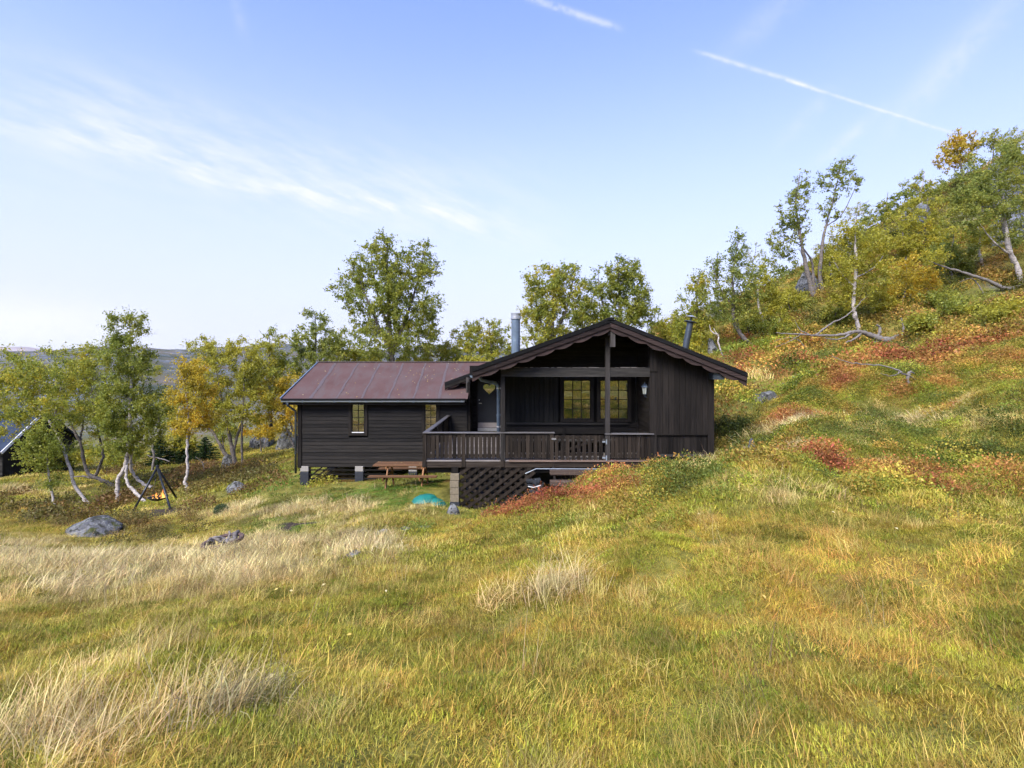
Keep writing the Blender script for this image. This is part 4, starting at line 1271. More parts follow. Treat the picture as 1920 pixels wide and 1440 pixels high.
for k, (px_, py_, w_) in enumerate(((680, 998, 24), (718, 1000, 20), (762, 994, 20), (801, 990, 30), (660, 1042, 28))):
    words = ['leftmost of four flat stepping stones in the grass below the picnic table', 'second flat stepping stone from the left below the picnic table', 'third flat stepping stone from the left below the picnic table', 'rightmost flat stepping stone, nearest the block pillar', 'flat stepping stone nearest to the camera beside a pale grass tuft'][k]
    g = on_ground(px_, py_); keep_out.append((g.x, g.y, 0.22))
    rock('stepping_stone', words, (g.x, g.y, g.z + 0.0), w_ * g.y / FPX / 2 * 1.2, 0.22, 0.05, 40 + k, 'stone', 'stepping stone', 0.5, 'flat stepping stones', 3)

# picnic table
tx0, tx1 = -4.80, -2.58
tg = gz(-3.7, 18.4); ttop = tg + 0.76
tb = empty('picnic_table', (-3.7, 18.7, tg), 'brown wooden picnic table with attached benches beside the deck', 'picnic table')
for k in range(5):
    y = 18.32 + k * 0.152
    MB().box((tx0 + random.uniform(-0.01, 0.01), y, ttop - 0.04), (tx1 + random.uniform(-0.01, 0.01), y + 0.146, ttop)).build('tabletop_board', M['table'], tb, tb, bevel=0.006)
for yb in (17.86, 19.28):
    for k in range(2):
        MB().box((tx0 - 0.05, yb + k * 0.14, ttop - 0.335), (tx1 + 0.05, yb + k * 0.14 + 0.134, ttop - 0.295)).build('bench_board', M['table'], tb, tb, bevel=0.006)
for x_ in (px_x(726, 18.4), px_x(793, 18.4)):
    MB().box((x_ - 0.045, 17.84, ttop - 0.43), (x_ - 0.005, 19.58, ttop - 0.336)).build('bench_support', M['table_leg'], tb, tb)
    MB().box((x_ - 0.045, 18.33, ttop - 0.13), (x_ - 0.005, 19.07, ttop - 0.041)).build('top_support', M['table_leg'], tb, tb)
    for s_ in (-1, 1):
        yt, yb = 18.7 + s_ * 0.24, 18.7 + s_ * 0.68
        zb_ = gz(x_, yb) - 0.05
        MB().beam((x_ + 0.02, yb, zb_), (x_ + 0.02, yt, ttop - 0.042), 0.045, 0.10, up=(0, 1, 0)).build('leg', M['table_leg'], tb, tb)

# turquoise plastic tub and its smaller half
g = on_ground(797, 944)
tu = empty('plastic_tub', g, 'turquoise plastic shell tub lying upside down in the grass by the block pillar', 'tub')
keep_out.append((g.x, g.y, 0.3))


def shell(cx, cy, cz, rx, ry, rz, tilt, name):
    m = MB(); n, r = 28, 9
    vs = []
    for j in range(r + 1):
        t = j / r
        a = t * math.pi / 2
        for k in range(n):
            b = 2 * math.pi * k / n
            rr = math.cos(a) ** 0.8 * (1 + 0.06 * math.cos(8 * b) * (1 - t)) + (0.07 if j == 0 else 0)
            dz = math.sin(a) ** 0.9
            if 0.35 < t < 0.8 and k % 7 in (2, 3): dz -= 0.05
            vs.append(Vector((rx * rr * math.cos(b), ry * rr * math.sin(b), rz * dz)))
    R = Matrix.Rotation(tilt, 3, 'Y')
    vs = [R @ v + Vector((cx, cy, cz)) for v in vs]
    m.add(vs, [(j * n + k, j * n + (k + 1) % n, (j + 1) * n + (k + 1) % n, (j + 1) * n + k) for j in range(r) for k in range(n)])
    return m.build(name, M['turq'], tu, tu, True)


shell(g.x, g.y, g.z + 0.09, 0.35, 0.38, 0.16, -0.10, 'tub_shell')
shell(g.x + 0.42, g.y - 0.22, g.z + 0.0, 0.25, 0.27, 0.17, 0.5, 'tub_head')
keep_out.append((g.x + .42, g.y - .3, .3))

# tripod with hanging fire bowl
ap = Vector((px_x(295, 21.3), 21.3, 0)); ap.z = px_z(876, 21.3)
feet = [on_ground(248, 962), on_ground(319.5, 955), on_ground(332, 936)]
tri = empty('tripod', (ap.x, ap.y, min(f.z for f in feet)), 'black steel tripod standing over a fire bowl below the birches', 'tripod')
for f in feet:
    d = (ap - f).normalized()
    MB().tube([f - d * 0.05, ap + d * 0.08], 0.042, 8).build('leg', M['black_steel'], tri, tri, True)
MB().tube([ap + Vector((0, 0, 0.05)), ap + Vector((0, 0, -0.06))], 0.06, 8).build('tripod_head', M['black_steel'], tri, tri)
bc = P(296, 934, 21.25)
fb = empty('fire_bowl', bc, 'black hanging fire bowl with burning logs under the tripod', 'fire bowl')
MB().lathe(bc, [(0.0, -0.10), (0.16, -0.085), (0.28, -0.03), (0.35, 0.045), (0.365, 0.05), (0.345, 0.04), (0.27, -0.02), (0.15, -0.07), (0.0, -0.085)], 28).build('bowl', M['black_steel'], fb, fb, True)
for k in range(3):
    a = 2 * math.pi * k / 3 + 0.5
    q_ = bc + Vector((0.35 * math.cos(a), 0.35 * math.sin(a), 0.05))
    MB().tube([q_, ap + Vector((0, 0, -0.05))], 0.007, 5).build('chain', M['black_steel'], fb, fb)
for k in range(5):
    a = k * 1.3
    MB().tube([bc + Vector((-0.2 * math.cos(a), -0.2 * math.sin(a), -0.02)), bc + Vector((0.2 * math.cos(a), 0.2 * math.sin(a), 0.06 + 0.01 * k))], 0.03, 7).build('log', M['bark_d'], fb, fb)


def mat_flame():
    k = NT('flame')
    g_ = k.coord('Generated'); sp = k.n('ShaderNodeSeparateXYZ'); k.L.new(g_, sp.inputs[0])
    c = k.ramp(sp.outputs[2], [(0.0, (1.0, 0.55, 0.16)), (0.5, (1.0, 0.40, 0.08)), (1.0, (0.9, 0.16, 0.03))])
    e = k.n('ShaderNodeEmission'); k.L.new(c, e.inputs[0]); e.inputs[1].default_value = 0.8
    t = k.n('ShaderNodeBsdfTransparent'); m = k.n('ShaderNodeMixShader')
    k.L.new(k.rng(sp.outputs[2], 0.1, 1.0, 0.15, 0.75), m.inputs[0])
    k.L.new(e.outputs[0], m.inputs[1]); k.L.new(t.outputs[0], m.inputs[2])
    k.L.new(m.outputs[0], k.N['Material Output'].inputs['Surface']); k.N.remove(k.b)
    return k.m


M['flame'] = mat_flame()
for (dx, dy, h_, w_) in ((-0.20, 0.0, 0.15, 0.05), (-0.10, 0.05, 0.21, 0.05), (-0.02, -0.04, 0.16, 0.06), (0.08, 0.03, 0.14, 0.05), (0.19, 0.0, 0.36, 0.045), (0.24, 0.03, 0.18, 0.035)):
    c_ = bc + Vector((dx, dy, 0.0))
    MB().tube([c_, c_ + Vector((0.015, 0, h_ * 0.25)), c_ + Vector((-0.02, 0.01, h_ * 0.55)), c_ + Vector((0.015, 0, h_ * 0.82)), c_ + Vector((0.0, 0, h_))], [w_ * 0.7, w_, w_ * 0.62, w_ * 0.3, 0.003], 8).build('flame', M['flame'], fb, fb, True)

# weathered stump in a rusty iron ring
g = on_ground(418, 1034)
st_ = empty('weathered_stump', g, 'grey weathered root stump lying in a rusty iron rim in pale grass', 'stump')
keep_out.append((g.x, g.y - 0.1, 0.55))
g = g + Vector((0, 0, 0.10))
m = MB(); n = 30
R = Matrix.Rotation(-0.16, 3, 'Y') @ Matrix.Rotation(0.10, 3, 'X')
prof = [(0.40, -0.02), (0.42, 0.03), (0.40, 0.05), (0.33, 0.04), (0.33, -0.01)]
vs = [g + Vector((0, 0, 0.09)) + R @ Vector((r_ * math.cos(2 * math.pi * k / n), r_ * 0.8 * math.sin(2 * math.pi * k / n), z_)) for r_, z_ in prof for k in range(n)]
m.add(vs, [(i * n + k, i * n + (k + 1) % n, ((i + 1) % 5) * n + (k + 1) % n, ((i + 1) % 5) * n + k) for i in range(5) for k in range(n)])
m.build('iron_rim', M['rust'], st_, st_, True)
rr = random.Random(4)
for k in range(13):
    b_ = g + Vector((rr.uniform(-0.24, 0.22), rr.uniform(-0.15, 0.15), 0.08))
    pts_, rad = [b_], [rr.uniform(0.035, 0.07)]
    d = Vector((rr.uniform(-0.7, 0.7), rr.uniform(-0.5, 0.5), rr.uniform(0.35, 0.9)))
    for q_ in range(3):
        d = (d + Vector((rr.uniform(-0.6, 0.6), rr.uniform(-0.4, 0.4), rr.uniform(-0.5, 0.2)))).normalized()
        pts_.append(pts_[-1] + d * rr.uniform(0.05, 0.10)); rad.append(rad[-1] * rr.uniform(0.6, 0.95))
    MB().tube(pts_, rad, 7).build('root', M['dead'], st_, st_, True)

# bare trodden soil patches
for k, (px_, py_, w_, words) in enumerate(((555, 985, 0.55, 'small patch of bare dark soil in the green turf below the annex'), (290, 962, 0.7, 'bare trodden soil under the fire tripod'))):
    g = on_ground(px_, py_)
    keep_out.append((g.x, g.y, w_ * 0.7))
    n, r = 22, 6; vs = []
    for j in range(r + 1):
        for q_ in range(n):
            a = 2 * math.pi * q_ / n
            rad = w_ * j / r * (1 + 0.25 * math.sin(3 * a + k) + 0.15 * math.sin(7 * a))
            x_, y_ = g.x + rad * 1.5 * math.cos(a), g.y + rad * math.sin(a)
            vs.append((x_, y_, gz(x_, y_) + (0.012 if j < r else -0.02)))
    m = MB().add(vs, [(j * n + q_, j * n + (q_ + 1) % n, (j + 1) * n + (q_ + 1) % n, (j + 1) * n + q_) for j in range(r) for q_ in range(n)])
    o = m.build('soil_patch', M['soil'], loc=g, smooth=True); tag(o, words, None, None, 'structure')

# neighbouring house at the left edge
hs_ = empty('house', (-31.5, 33, -6.8), 'dark boarded house with blue grey roof at the left edge', 'house')
hx = px_x(6, 32.0); ez = px_z(850, 32.0)
hw = MB().box((hx - 8, 32.25, ez - 2.6), (hx - 0.25, 37.5, ez + 0.1)).add([(x, y, z) for x in (hx - 8, hx - 0.25) for y, z in ((32.25, ez + 0.1), (37.5, ez + 0.1), (34.9, ez + 2.2))], [(0, 1, 2), (5, 4, 3)]).build('wall', M['stain_v'], hs_, hs_)
for k in range(16):
    MB().box((hx - 8, 32.2, ez - 2.4 + k * 0.15), (hx - 0.25, 32.245, ez - 2.4 + k * 0.15 + 0.14)).build('wall_board', M['beam'], hw, hs_)
M['slate'] = mat_plain('blue_grey_sheet_roof', (0.030, 0.042, 0.065), 0.8, 0.0, 0.1, 0.2, 2)
MB().add([(hx - 8.5, 31.9, ez), (hx, 31.9, ez), (hx, 34.9, ez + 2.25), (hx - 8.5, 34.9, ez + 2.25), (hx, 37.9, ez), (hx - 8.5, 37.9, ez),
          (hx - 8.5, 31.9, ez + 0.1), (hx, 31.9, ez + 0.1), (hx, 34.9, ez + 2.35), (hx - 8.5, 34.9, ez + 2.35), (hx, 37.9, ez + 0.1), (hx - 8.5, 37.9, ez + 0.1)],
         [(0, 1, 2, 3), (3, 2, 4, 5), (9, 8, 7, 6), (11, 10, 8, 9), (0, 6, 7, 1), (1, 7, 8, 2), (2, 8, 10, 4)]).build('roof', M['slate'], hs_, hs_)
MB().beam((hx + 0.03, 31.85, ez + 0.05), (hx + 0.03, 34.9, ez + 2.33), 0.05, 0.16).build('bargeboard', M['white'], hs_, hs_)

# ------------------------------------------------------------------ trees
def tree(name, label, base, trunks, crowns, leaf, bark, natt, nleaf, lsize, seed, cat='birch', group=None, Y=None, clump=0.26, twig='bark_d', sparse=0.0):
    """base: pixel of the foot (Y None: on the visible ground there). trunks: lists of (px, py, dy, r); crowns: (px, py, dy, rx, ry, depth factor)"""
    r = np.random.default_rng(seed)
    if Y is None:
        g = on_ground(*base); Yb = g.y
    else:
        Yb = Y; x_ = px_x(base[0], Yb); g = Vector((x_, Yb, gz(x_, Yb)))
    if g.x > 8 and crowns and Yb > 22: nleaf = nleaf * 0.9
    root = empty(name, g, label, cat, group)
    off = np.array(g)
    nodes, nrad = [], []
    mt = MB()
    for tr in trunks:
        pts = [P(px, py, Yb + dy) for px, py, dy, _ in tr]
        rad = [q[3] for q in tr]
        if tr is trunks[0] or tr[0][1] >= base[1] - 12:
            z0 = gz(pts[0].x, pts[0].y)
            if abs(pts[0].z - z0) < 1.2: pts[0].z = z0 - 0.08
        # smooth resample
        P_ = np.array([tuple(p) for p in pts]); n = len(P_)
        tt = np.linspace(0, n - 1, max(6, n * 5))
        res = []
        for t in tt:
            i = min(int(t), n - 2); f = t - i
            p0, p1, p2, p3 = P_[max(i - 1, 0)], P_[i], P_[i + 1], P_[min(i + 2, n - 1)]
            res.append(0.5 * ((2 * p1) + (-p0 + p2) * f + (2 * p0 - 5 * p1 + 4 * p2 - p3) * f * f + (-p0 + 3 * p1 - 3 * p2 + p3) * f ** 3))
        res = np.array(res); rr_ = np.interp(tt, np.arange(n), rad)
        rr_ = rr_ * (0.84 if Yb < 28 and px_x(0, 1) < 0 and pts[0].x < 0 else 1.0) * (1 + 0.10 * r.standard_normal(len(rr_)))
        rr_[0] *= 1.35
        res[1:] += r.standard_normal((len(res) - 1, 3)) * 0.012
        mt.tube([Vector(q) for q in res - off], list(rr_), 8)
        k0 = len(res) // 3
        nodes += list(res[k0:]); nrad += list(rr_[k0:])
    bw = MB()
    LV = []
    att = []
    if crowns:
        vol = np.array([c[3] * c[4] for c in crowns], float); vol /= vol.sum()
        for c, w_ in zip(crowns, vol):
            k = max(3, int(natt * w_))
            d = r.standard_normal((k, 3)); d /= np.linalg.norm(d, axis=1)[:, None]
            d *= (r.random(k) ** 0.42)[:, None]
            Yc = Yb + c[2]; s_ = Yc / FPX
            cen = np.array(P(c[0], c[1], Yc))
            dep = c[5] if len(c) > 5 else 1.0
            att += list(cen + d * np.array([c[3] * s_, (c[3] + c[4]) / 2 * s_ * dep, c[4] * s_]))
        att = np.array(att)
        N_ = np.array(nodes); R_ = np.array(nrad)
        dist0 = np.array([np.min(np.linalg.norm(N_ - a, axis=1)) for a in att])
        NL = [N_]; RLs = [R_]
        for ai in np.argsort(dist0):
            a = att[ai]
            N_ = np.concatenate(NL); R_ = np.concatenate(RLs)
            if len(NL) > 40: NL, RLs = [N_], [R_]
            v = a - N_; dl = np.linalg.norm(v, axis=1)
            cost = dl + 1.6 * np.clip(-v[:, 2] + 0.15 * dl, 0, None) - 0.6 * np.clip(R_, 0, 0.05)
            i = int(np.argmin(cost)); ln_ = dl[i]
            s0 = N_[i]
            if ln_ < 0.05: continue
            nseg = 3 if ln_ < 0.8 else 5
            t = np.linspace(0, 1, nseg + 1)[:, None]
            mid = s0 + (a - s0) * 0.5 + np.array([0, 0, 0.10 * ln_]) + r.standard_normal(3) * 0.07 * ln_
            pts = (1 - t) ** 2 * s0 + 2 * t * (1 - t) * mid + t ** 2 * a
            pts[1:-1] += r.standard_normal((nseg - 1, 3)) * 0.03 * ln_
            r0 = min(R_[i] * 0.75, 0.007 + 0.012 * ln_); rad = np.linspace(r0, 0.0045, nseg + 1)
            bw.tube([Vector(q) for q in pts - off], list(rad), 4, False)
            NL.append(pts[1:]); RLs.append(rad[1:])
            k = max(4, int(nleaf * 1.6 * r.uniform(0.5, 1.6)))
            ns = max(4, k // 8)
            tt_ = 0.35 + 0.65 * r.random(ns)[:, None]
            org = (1 - tt_) ** 2 * s0 + 2 * tt_ * (1 - tt_) * mid + tt_ ** 2 * a
            sd = r.standard_normal((ns, 3)) + np.array([0, 0, -0.25]) + 0.5 * (a - s0) / ln_
            sd *= (clump * r.uniform(0.7, 2.0, ns) / np.linalg.norm(sd, axis=1))[:, None]
            ix = r.integers(0, ns, k)
            LV.append(org[ix] + sd[ix] * r.random(k)[:, None] + r.standard_normal((k, 3)) * 0.045)
    nf = len(mt.f)
    mt.add(bw.v, bw.f)
    o = mt.build('trunk', M[bark], root, None, True)
    o.data.materials.append(M[twig])
    mi = np.zeros(len(mt.f), np.int32); mi[nf:] = 1
    o.data.polygons.foreach_set('material_index', mi)
    if LV:
        c = np.concatenate(LV) - off
        n = len(c)
        if sparse: c = c[r.random(n) > sparse]; n = len(c)
        a = r.standard_normal((n, 3)); a[:, 2] -= 0.5; a /= np.linalg.norm(a, axis=1)[:, None]
        b = np.cross(a, r.standard_normal((n, 3))); b /= np.linalg.norm(b, axis=1)[:, None]
        s_ = lsize * 1.0 * r.uniform(0.6, 1.35, n)[:, None]
        V = np.stack([c - a * s_ * 0.5, c + b * s_ * 0.40 - a * s_ * 0.08, c + a * s_ * 0.5, c - b * s_ * 0.40 - a * s_ * 0.08], 1).reshape(-1, 3)
        F = np.arange(n * 4).reshape(n, 4)
        me = np_mesh('crown', V, F, None, M[leaf])
        co = bpy.data.objects.new('crown', me); col.objects.link(co); co.parent = root
    return root


# --- left group
tree('birch', 'small thin birch at far left, leftmost trunk in the grass', (105, 951), [[(105, 952, 0, .06), (96, 920, 0, .05), (91, 887, 0, .045), (86, 855, 0, .03), (75, 825, 0, .015)]],
     [(76, 858, 0, 36, 30), (66, 825, 0, 34, 28), (95, 900, 0, 18, 14), (95, 830, 0, 24, 28)], 'lf_green', 'bark_w', 70, 60, .075, 101)
tree('birch', 'birch leaning far to the left with a broad crown beside the house roof', (166, 945), [[(167, 945, 0, .09), (142, 912, 0, .08), (130, 875, 0, .075), (115, 832, .2, .07), (100, 800, .3, .06), (72, 765, .4, .05), (50, 732, .5, .02)], [(100, 800, .3, .05), (106, 760, 0, .04), (118, 715, 0, .02)]],
     [(50, 735, .3, 62, 60), (12, 770, 1.0, 45, 55), (90, 700, 0, 58, 48), (30, 690, .5, 50, 40), (110, 770, -.3, 38, 40)], 'lf_mix', 'bark_w', 210, 62, .075, 102)
tree('birch', 'birch growing from a trunk fallen along the ground, two dark upright stems', (224, 915), [[(228, 917, .3, .13), (205, 907, .1, .12), (185, 898, 0, .115), (166, 888, 0, .10), (157, 862, 0, .09), (150, 830, 0, .075), (133, 795, 0, .06), (121, 760, 0, .03)],
     [(178, 893, 0, .08), (190, 868, -.1, .075), (192, 845, -.1, .07), (185, 812, -.2, .06), (176, 770, -.2, .05), (170, 712, -.2, .02)], [(180, 897, .3, .06), (155, 893, .5, .05), (138, 894, .6, .03)], [(150, 830, 0, .06), (153, 808, .3, .05), (160, 770, .3, .03)]],
     [(165, 700, 0, 45, 48), (125, 745, 0, 42, 55), (170, 770, -.3, 42, 42), (196, 805, -.4, 22, 28), (175, 662, .2, 34, 24), (135, 690, .2, 40, 40)], 'lf_mix', 'bark_g', 200, 62, .075, 103)
tree('birch', 'tall dense green birch with three crooked white trunks by the fire tripod', (222, 941), [[(222, 942, 0, .12), (220, 920, 0, .10), (222, 897, 0, .10), (235, 876, 0, .10), (240, 840, 0, .09), (244, 780, 0, .08), (246, 700, 0, .06), (244, 600, 0, .015)],
     [(274, 935, -.5, .08), (256, 925, -.4, .08), (243, 912, -.3, .075), (236, 895, -.2, .07), (238, 872, -.1, .07)], [(284, 914, .5, .08), (262, 902, .4, .08), (246, 880, .3, .08), (247, 850, .2, .07), (250, 800, .1, .05)]],
     [(243, 740, 0, 58, 75), (238, 815, 0, 58, 32), (240, 668, 0, 50, 45), (243, 612, 0, 34, 34), (205, 775, -.2, 28, 48), (286, 780, .2, 28, 52), (215, 640, 0, 22, 22)], 'lf_green', 'bark_w', 300, 72, .072, 104)
tree('birch', 'slender orange leaved birch right of the fire tripod', (353, 921), [[(354, 922, 0, .09), (347, 904, 0, .08), (351, 889, 0, .075), (351, 860, 0, .07), (351, 831, 0, .065), (352, 790, 0, .05), (348, 720, 0, .02)], [(351, 831, 0, .04), (362, 790, .2, .03), (372, 730, .3, .015)]],
     [(360, 725, 0, 40, 52), (345, 790, 0, 30, 32), (380, 775, .3, 34, 30), (355, 690, 0, 30, 24)], 'lf_orange', 'bark_w', 130, 60, .075, 105)
tree('birch', 'broad multi stemmed yellowing birch left of the annex', (445, 878), [[(444, 878, 0, .13), (437, 850, 0, .11), (431, 820, 0, .10), (424, 785, 0, .08), (415, 750, 0, .05), (405, 690, 0, .02)], [(432, 862, .2, .10), (420, 848, .2, .09), (405, 820, .2, .075), (390, 800, .2, .06), (372, 775, .2, .03)],
     [(454, 876, -.2, .06), (453, 820, -.2, .055), (456, 770, -.2, .045), (458, 700, -.2, .02)], [(437, 850, 0, .08), (446, 815, .2, .07), (455, 790, .3, .05), (475, 740, .4, .02)]],
     [(430, 690, 0, 62, 52), (480, 735, .3, 42, 62), (395, 755, 0, 44, 40), (400, 660, .2, 46, 34), (440, 780, -.3, 48, 26), (465, 665, .2, 34, 32)], 'lf_yellow', 'bark_g', 290, 66, .08, 106)
tree('birch_snag', 'pale dead forked birch snag left of the dark spruces', (285, 882), [[(285, 882, 0, .075), (289, 858, 0, .07), (286, 842, 0, .06), (288, 832, 0, .02)], [(289, 857, 0, .04), (305, 861, .1, .04), (318, 865, .1, .03)], [(287, 858, 0, .03), (275, 853, 0, .015)]], [], 'lf_mix', 'dead', 0, 0, .07, 107, 'dead tree')
tree('birch', 'crooked bare stemmed birch in front of the dark spruces', (316, 866), [[(316, 866, 0, .07), (327, 848, 0, .065), (334, 822, 0, .06), (330, 795, 0, .045), (338, 760, 0, .02)]], [(335, 745, 0, 30, 30), (318, 775, .3, 26, 24)], 'lf_yellow', 'bark_w', 40, 55, .08, 108)
tree('dead_twig', 'small bare grey twig bush in the heather left of the annex', (383, 886), [[(383, 888, 0, .03), (381, 872, 0, .025), (374, 862, 0, .015), (366, 856, 0, .006)], [(381, 872, 0, .02), (388, 866, 0, .008)]], [], 'lf_mix', 'dead', 0, 0, .07, 109, 'twig')
tree('dead_twig', 'forked white twig standing in front of the pale boulder', (494, 842), [[(494, 844, -.6, .035), (498, 828, -.6, .03), (505, 815, -.6, .01)], [(498, 828, -.6, .02), (489, 822, -.6, .008)]], [], 'lf_mix', 'dead', 0, 0, .07, 110, 'twig')
# --- behind the annex
tree('birch', 'orange and yellow bush birch behind the left corner of the annex', (560, 850), [[(560, 850, 0, .07), (552, 815, 0, .06), (540, 780, 0, .03)], [(560, 848, 0, .05), (545, 825, 0, .045), (536, 800, 0, .03)]], [(535, 785, 0, 34, 42), (515, 740, .5, 38, 40), (545, 735, .5, 30, 34)], 'lf_orange', 'bark_g', 110, 60, .09, 111, Y=30)
tree('birch', 'loose green and yellow birch left of the red annex roof', (508, 800), [[(508, 800, 0, .10), (506, 740, 0, .08), (505, 680, 0, .05), (505, 630, 0, .02)]], [(505, 670, 0, 34, 50), (485, 715, 0, 36, 44), (530, 700, 0, 36, 45), (512, 640, 0, 26, 32)], 'lf_mix', 'bark_g', 150, 48, .095, 112, Y=33)
tree('birch', 'slim pale green birch rising above the left end of the red roof', (590, 760), [[(590, 760, 0, .12), (588, 690, 0, .09), (592, 630, 0, .05), (590, 585, 0, .02)]], [(592, 625, 0, 44, 48), (560, 650, 0, 30, 40), (615, 660, 0, 34, 36), (590, 685, 0, 55, 26)], 'lf_pale', 'bark_g', 180, 44, .10, 113, Y=35)
tree('birch', 'tallest round crowned green birch behind the red roof', (735, 770), [[(735, 775, 0, .22), (735, 690, 0, .19), (730, 620, 0, .15), (727, 540, 0, .10), (725, 450, 0, .02)], [(734, 670, 0, .12), (760, 600, 0, .09), (785, 520, 0, .05), (795, 465, 0, .02)], [(733, 660, 0, .12), (700, 590, 0, .08), (672, 520, 0, .03)], [(730, 620, .5, .1), (705, 540, .8, .06), (695, 470, .8, .02)]],
     [(728, 480, 0, 46, 46), (688, 500, .5, 42, 46), (790, 500, 0, 38, 46), (655, 540, .3, 34, 28), (700, 575, 0, 60, 50), (775, 580, 0, 56, 60), (725, 640, 0, 92, 40), (815, 600, 0, 18, 40), (740, 540, -.5, 50, 50)], 'lf_green', 'bark_g', 540, 56, .105, 114, Y=34, clump=.34)
tree('birch', 'low bushy birch between the slim birch and the tallest birch behind the roof', (655, 760), [[(655, 765, 0, .10), (655, 700, 0, .07), (655, 640, 0, .02)]], [(650, 660, 0, 48, 34), (690, 675, 0, 40, 22), (630, 640, 0, 24, 26)], 'lf_mix', 'bark_g', 110, 48, .10, 115, Y=37)
tree('birch', 'low wide olive birch behind the right half of the red roof', (835, 760), [[(835, 765, 0, .10), (830, 700, 0, .07), (825, 650, 0, .02)], [(835, 740, 0, .08), (860, 690, 0, .05), (872, 640, 0, .02)]], [(812, 660, 0, 44, 30), (850, 668, 0, 42, 26), (775, 672, .5, 44, 22), (872, 625, 0, 26, 30)], 'lf_mix', 'bark_g', 150, 48, .10, 116, Y=38)
tree('birch', 'bushy birch directly left of the wide flue pipe', (925, 750), [[(925, 755, 0, .12), (922, 690, 0, .09), (920, 640, 0, .05), (915, 600, 0, .02)]], [(905, 632, 0, 40, 34), (938, 640, 0, 30, 44), (920, 672, 0, 48, 22), (880, 655, .3, 30, 30)], 'lf_mix', 'bark_g', 150, 48, .10, 117, Y=35)
tree('birch', 'small golden bush above the right end of the red roof', (880, 730), [[(880, 735, 0, .05), (880, 700, 0, .03), (878, 680, 0, .015)]], [(880, 682, 0, 26, 16), (905, 690, 0, 24, 14)], 'lf_yellow', 'bark_g', 50, 46, .09, 118, Y=30)
tree('birch', 'round crowned birch just right of the wide flue pipe', (1035, 740), [[(1035, 745, 0, .18), (1034, 660, 0, .15), (1036, 590, 0, .10), (1040, 510, 0, .02)], [(1034, 650, 0, .1), (1010, 590, 0, .06), (1000, 530, 0, .02)], [(1035, 640, 0, .1), (1062, 580, 0, .06), (1075, 520, 0, .02)]],
     [(1020, 540, 0, 46, 46), (1064, 535, 0, 36, 44), (1010, 592, 0, 40, 44), (1064, 595, 0, 50, 50), (1030, 645, 0, 66, 32)], 'lf_mix', 'bark_g', 350, 52, .10, 119, Y=33, clump=.29)
tree('birch', 'green birch rising straight behind the cabin gable', (1165, 740), [[(1165, 745, 0, .18), (1164, 640, 0, .15), (1162, 570, 0, .10), (1158, 490, 0, .02)], [(1164, 640, 0, .1), (1190, 580, 0, .06), (1205, 530, 0, .02)], [(1164, 640, 0, .1), (1130, 570, 0, .06), (1122, 520, 0, .02)]],
     [(1155, 525, 0, 34, 42), (1190, 545, 0, 34, 44), (1125, 545, 0, 34, 44), (1208, 585, 0, 30, 42), (1160, 590, 0, 62, 40), (1106, 595, 0, 40, 44), (1180, 510, 0, 26, 24)], 'lf_green', 'bark_g', 370, 52, .10, 120, Y=34, clump=.29)
# --- hillside on the right
tree('birch', 'low scrub birch on the hill left of the leaning flue pipe', (1262, 640), [[(1262, 645, 0, .06), (1260, 620, 0, .05), (1262, 590, 0, .02)]], [(1262, 610, 0, 34, 24), (1240, 625, 0, 26, 16)], 'lf_yellow', 'bark_g', 70, 46, .10, 121, Y=36)
tree('birch', 'loose birch behind the leaning flue pipe', (1318, 660), [[(1318, 662, 0, .09), (1312, 620, 0, .07), (1306, 570, 0, .05), (1310, 520, 0, .02)]], [(1302, 560, 0, 30, 34), (1290, 600, 0, 30, 34), (1325, 590, 0, 28, 34), (1312, 525, 0, 18, 22), (1300, 630, 0, 44, 20)], 'lf_mix', 'bark_g', 150, 42, .09, 122, Y=30)
tree('birch', 'birch with a forked bent trunk on the slope right of the leaning flue pipe', (1411, 650), [[(1412, 651, 0, .10), (1388, 626, 0, .10), (1375, 598, 0, .09), (1376, 556, 0, .08), (1373, 517, 0, .05), (1385, 450, 0, .015)], [(1388, 628, .2, .06), (1383, 600, .3, .05), (1398, 570, .4, .03)], [(1376, 575, 0, .05), (1350, 540, 0, .03), (1335, 490, 0, .015)]],
     [(1374, 520, 0, 36, 46), (1345, 555, 0, 32, 34), (1402, 560, 0, 30, 36), (1386, 465, 0, 20, 32), (1338, 500, 0, 18, 24), (1370, 590, 0, 44, 20), (1410, 520, 0, 20, 26)], 'lf_pale', 'bark_g', 210, 36, .085, 123)
tree('birch', 'smaller birch with a curved trunk right behind the forked one', (1437, 622), [[(1438, 623, 0, .07), (1430, 600, 0, .065), (1423, 575, 0, .06), (1421, 545, 0, .04), (1425, 500, 0, .015)]], [(1428, 530, 0, 28, 36), (1452, 560, 0, 26, 32), (1440, 590, 0, 30, 18)], 'lf_yellow', 'bark_w', 90, 42, .09, 124)
tree('birch_sapling', 'leafless crooked sapling on the slope above the right eave', (1355, 666), [[(1356, 667, 0, .045), (1347, 642, 0, .04), (1346, 628, 0, .035), (1334, 622, 0, .025), (1330, 608, 0, .008)], [(1346, 630, 0, .02), (1338, 615, .2, .008)]], [], 'lf_mix', 'bark_w', 0, 0, .08, 125, 'sapling')
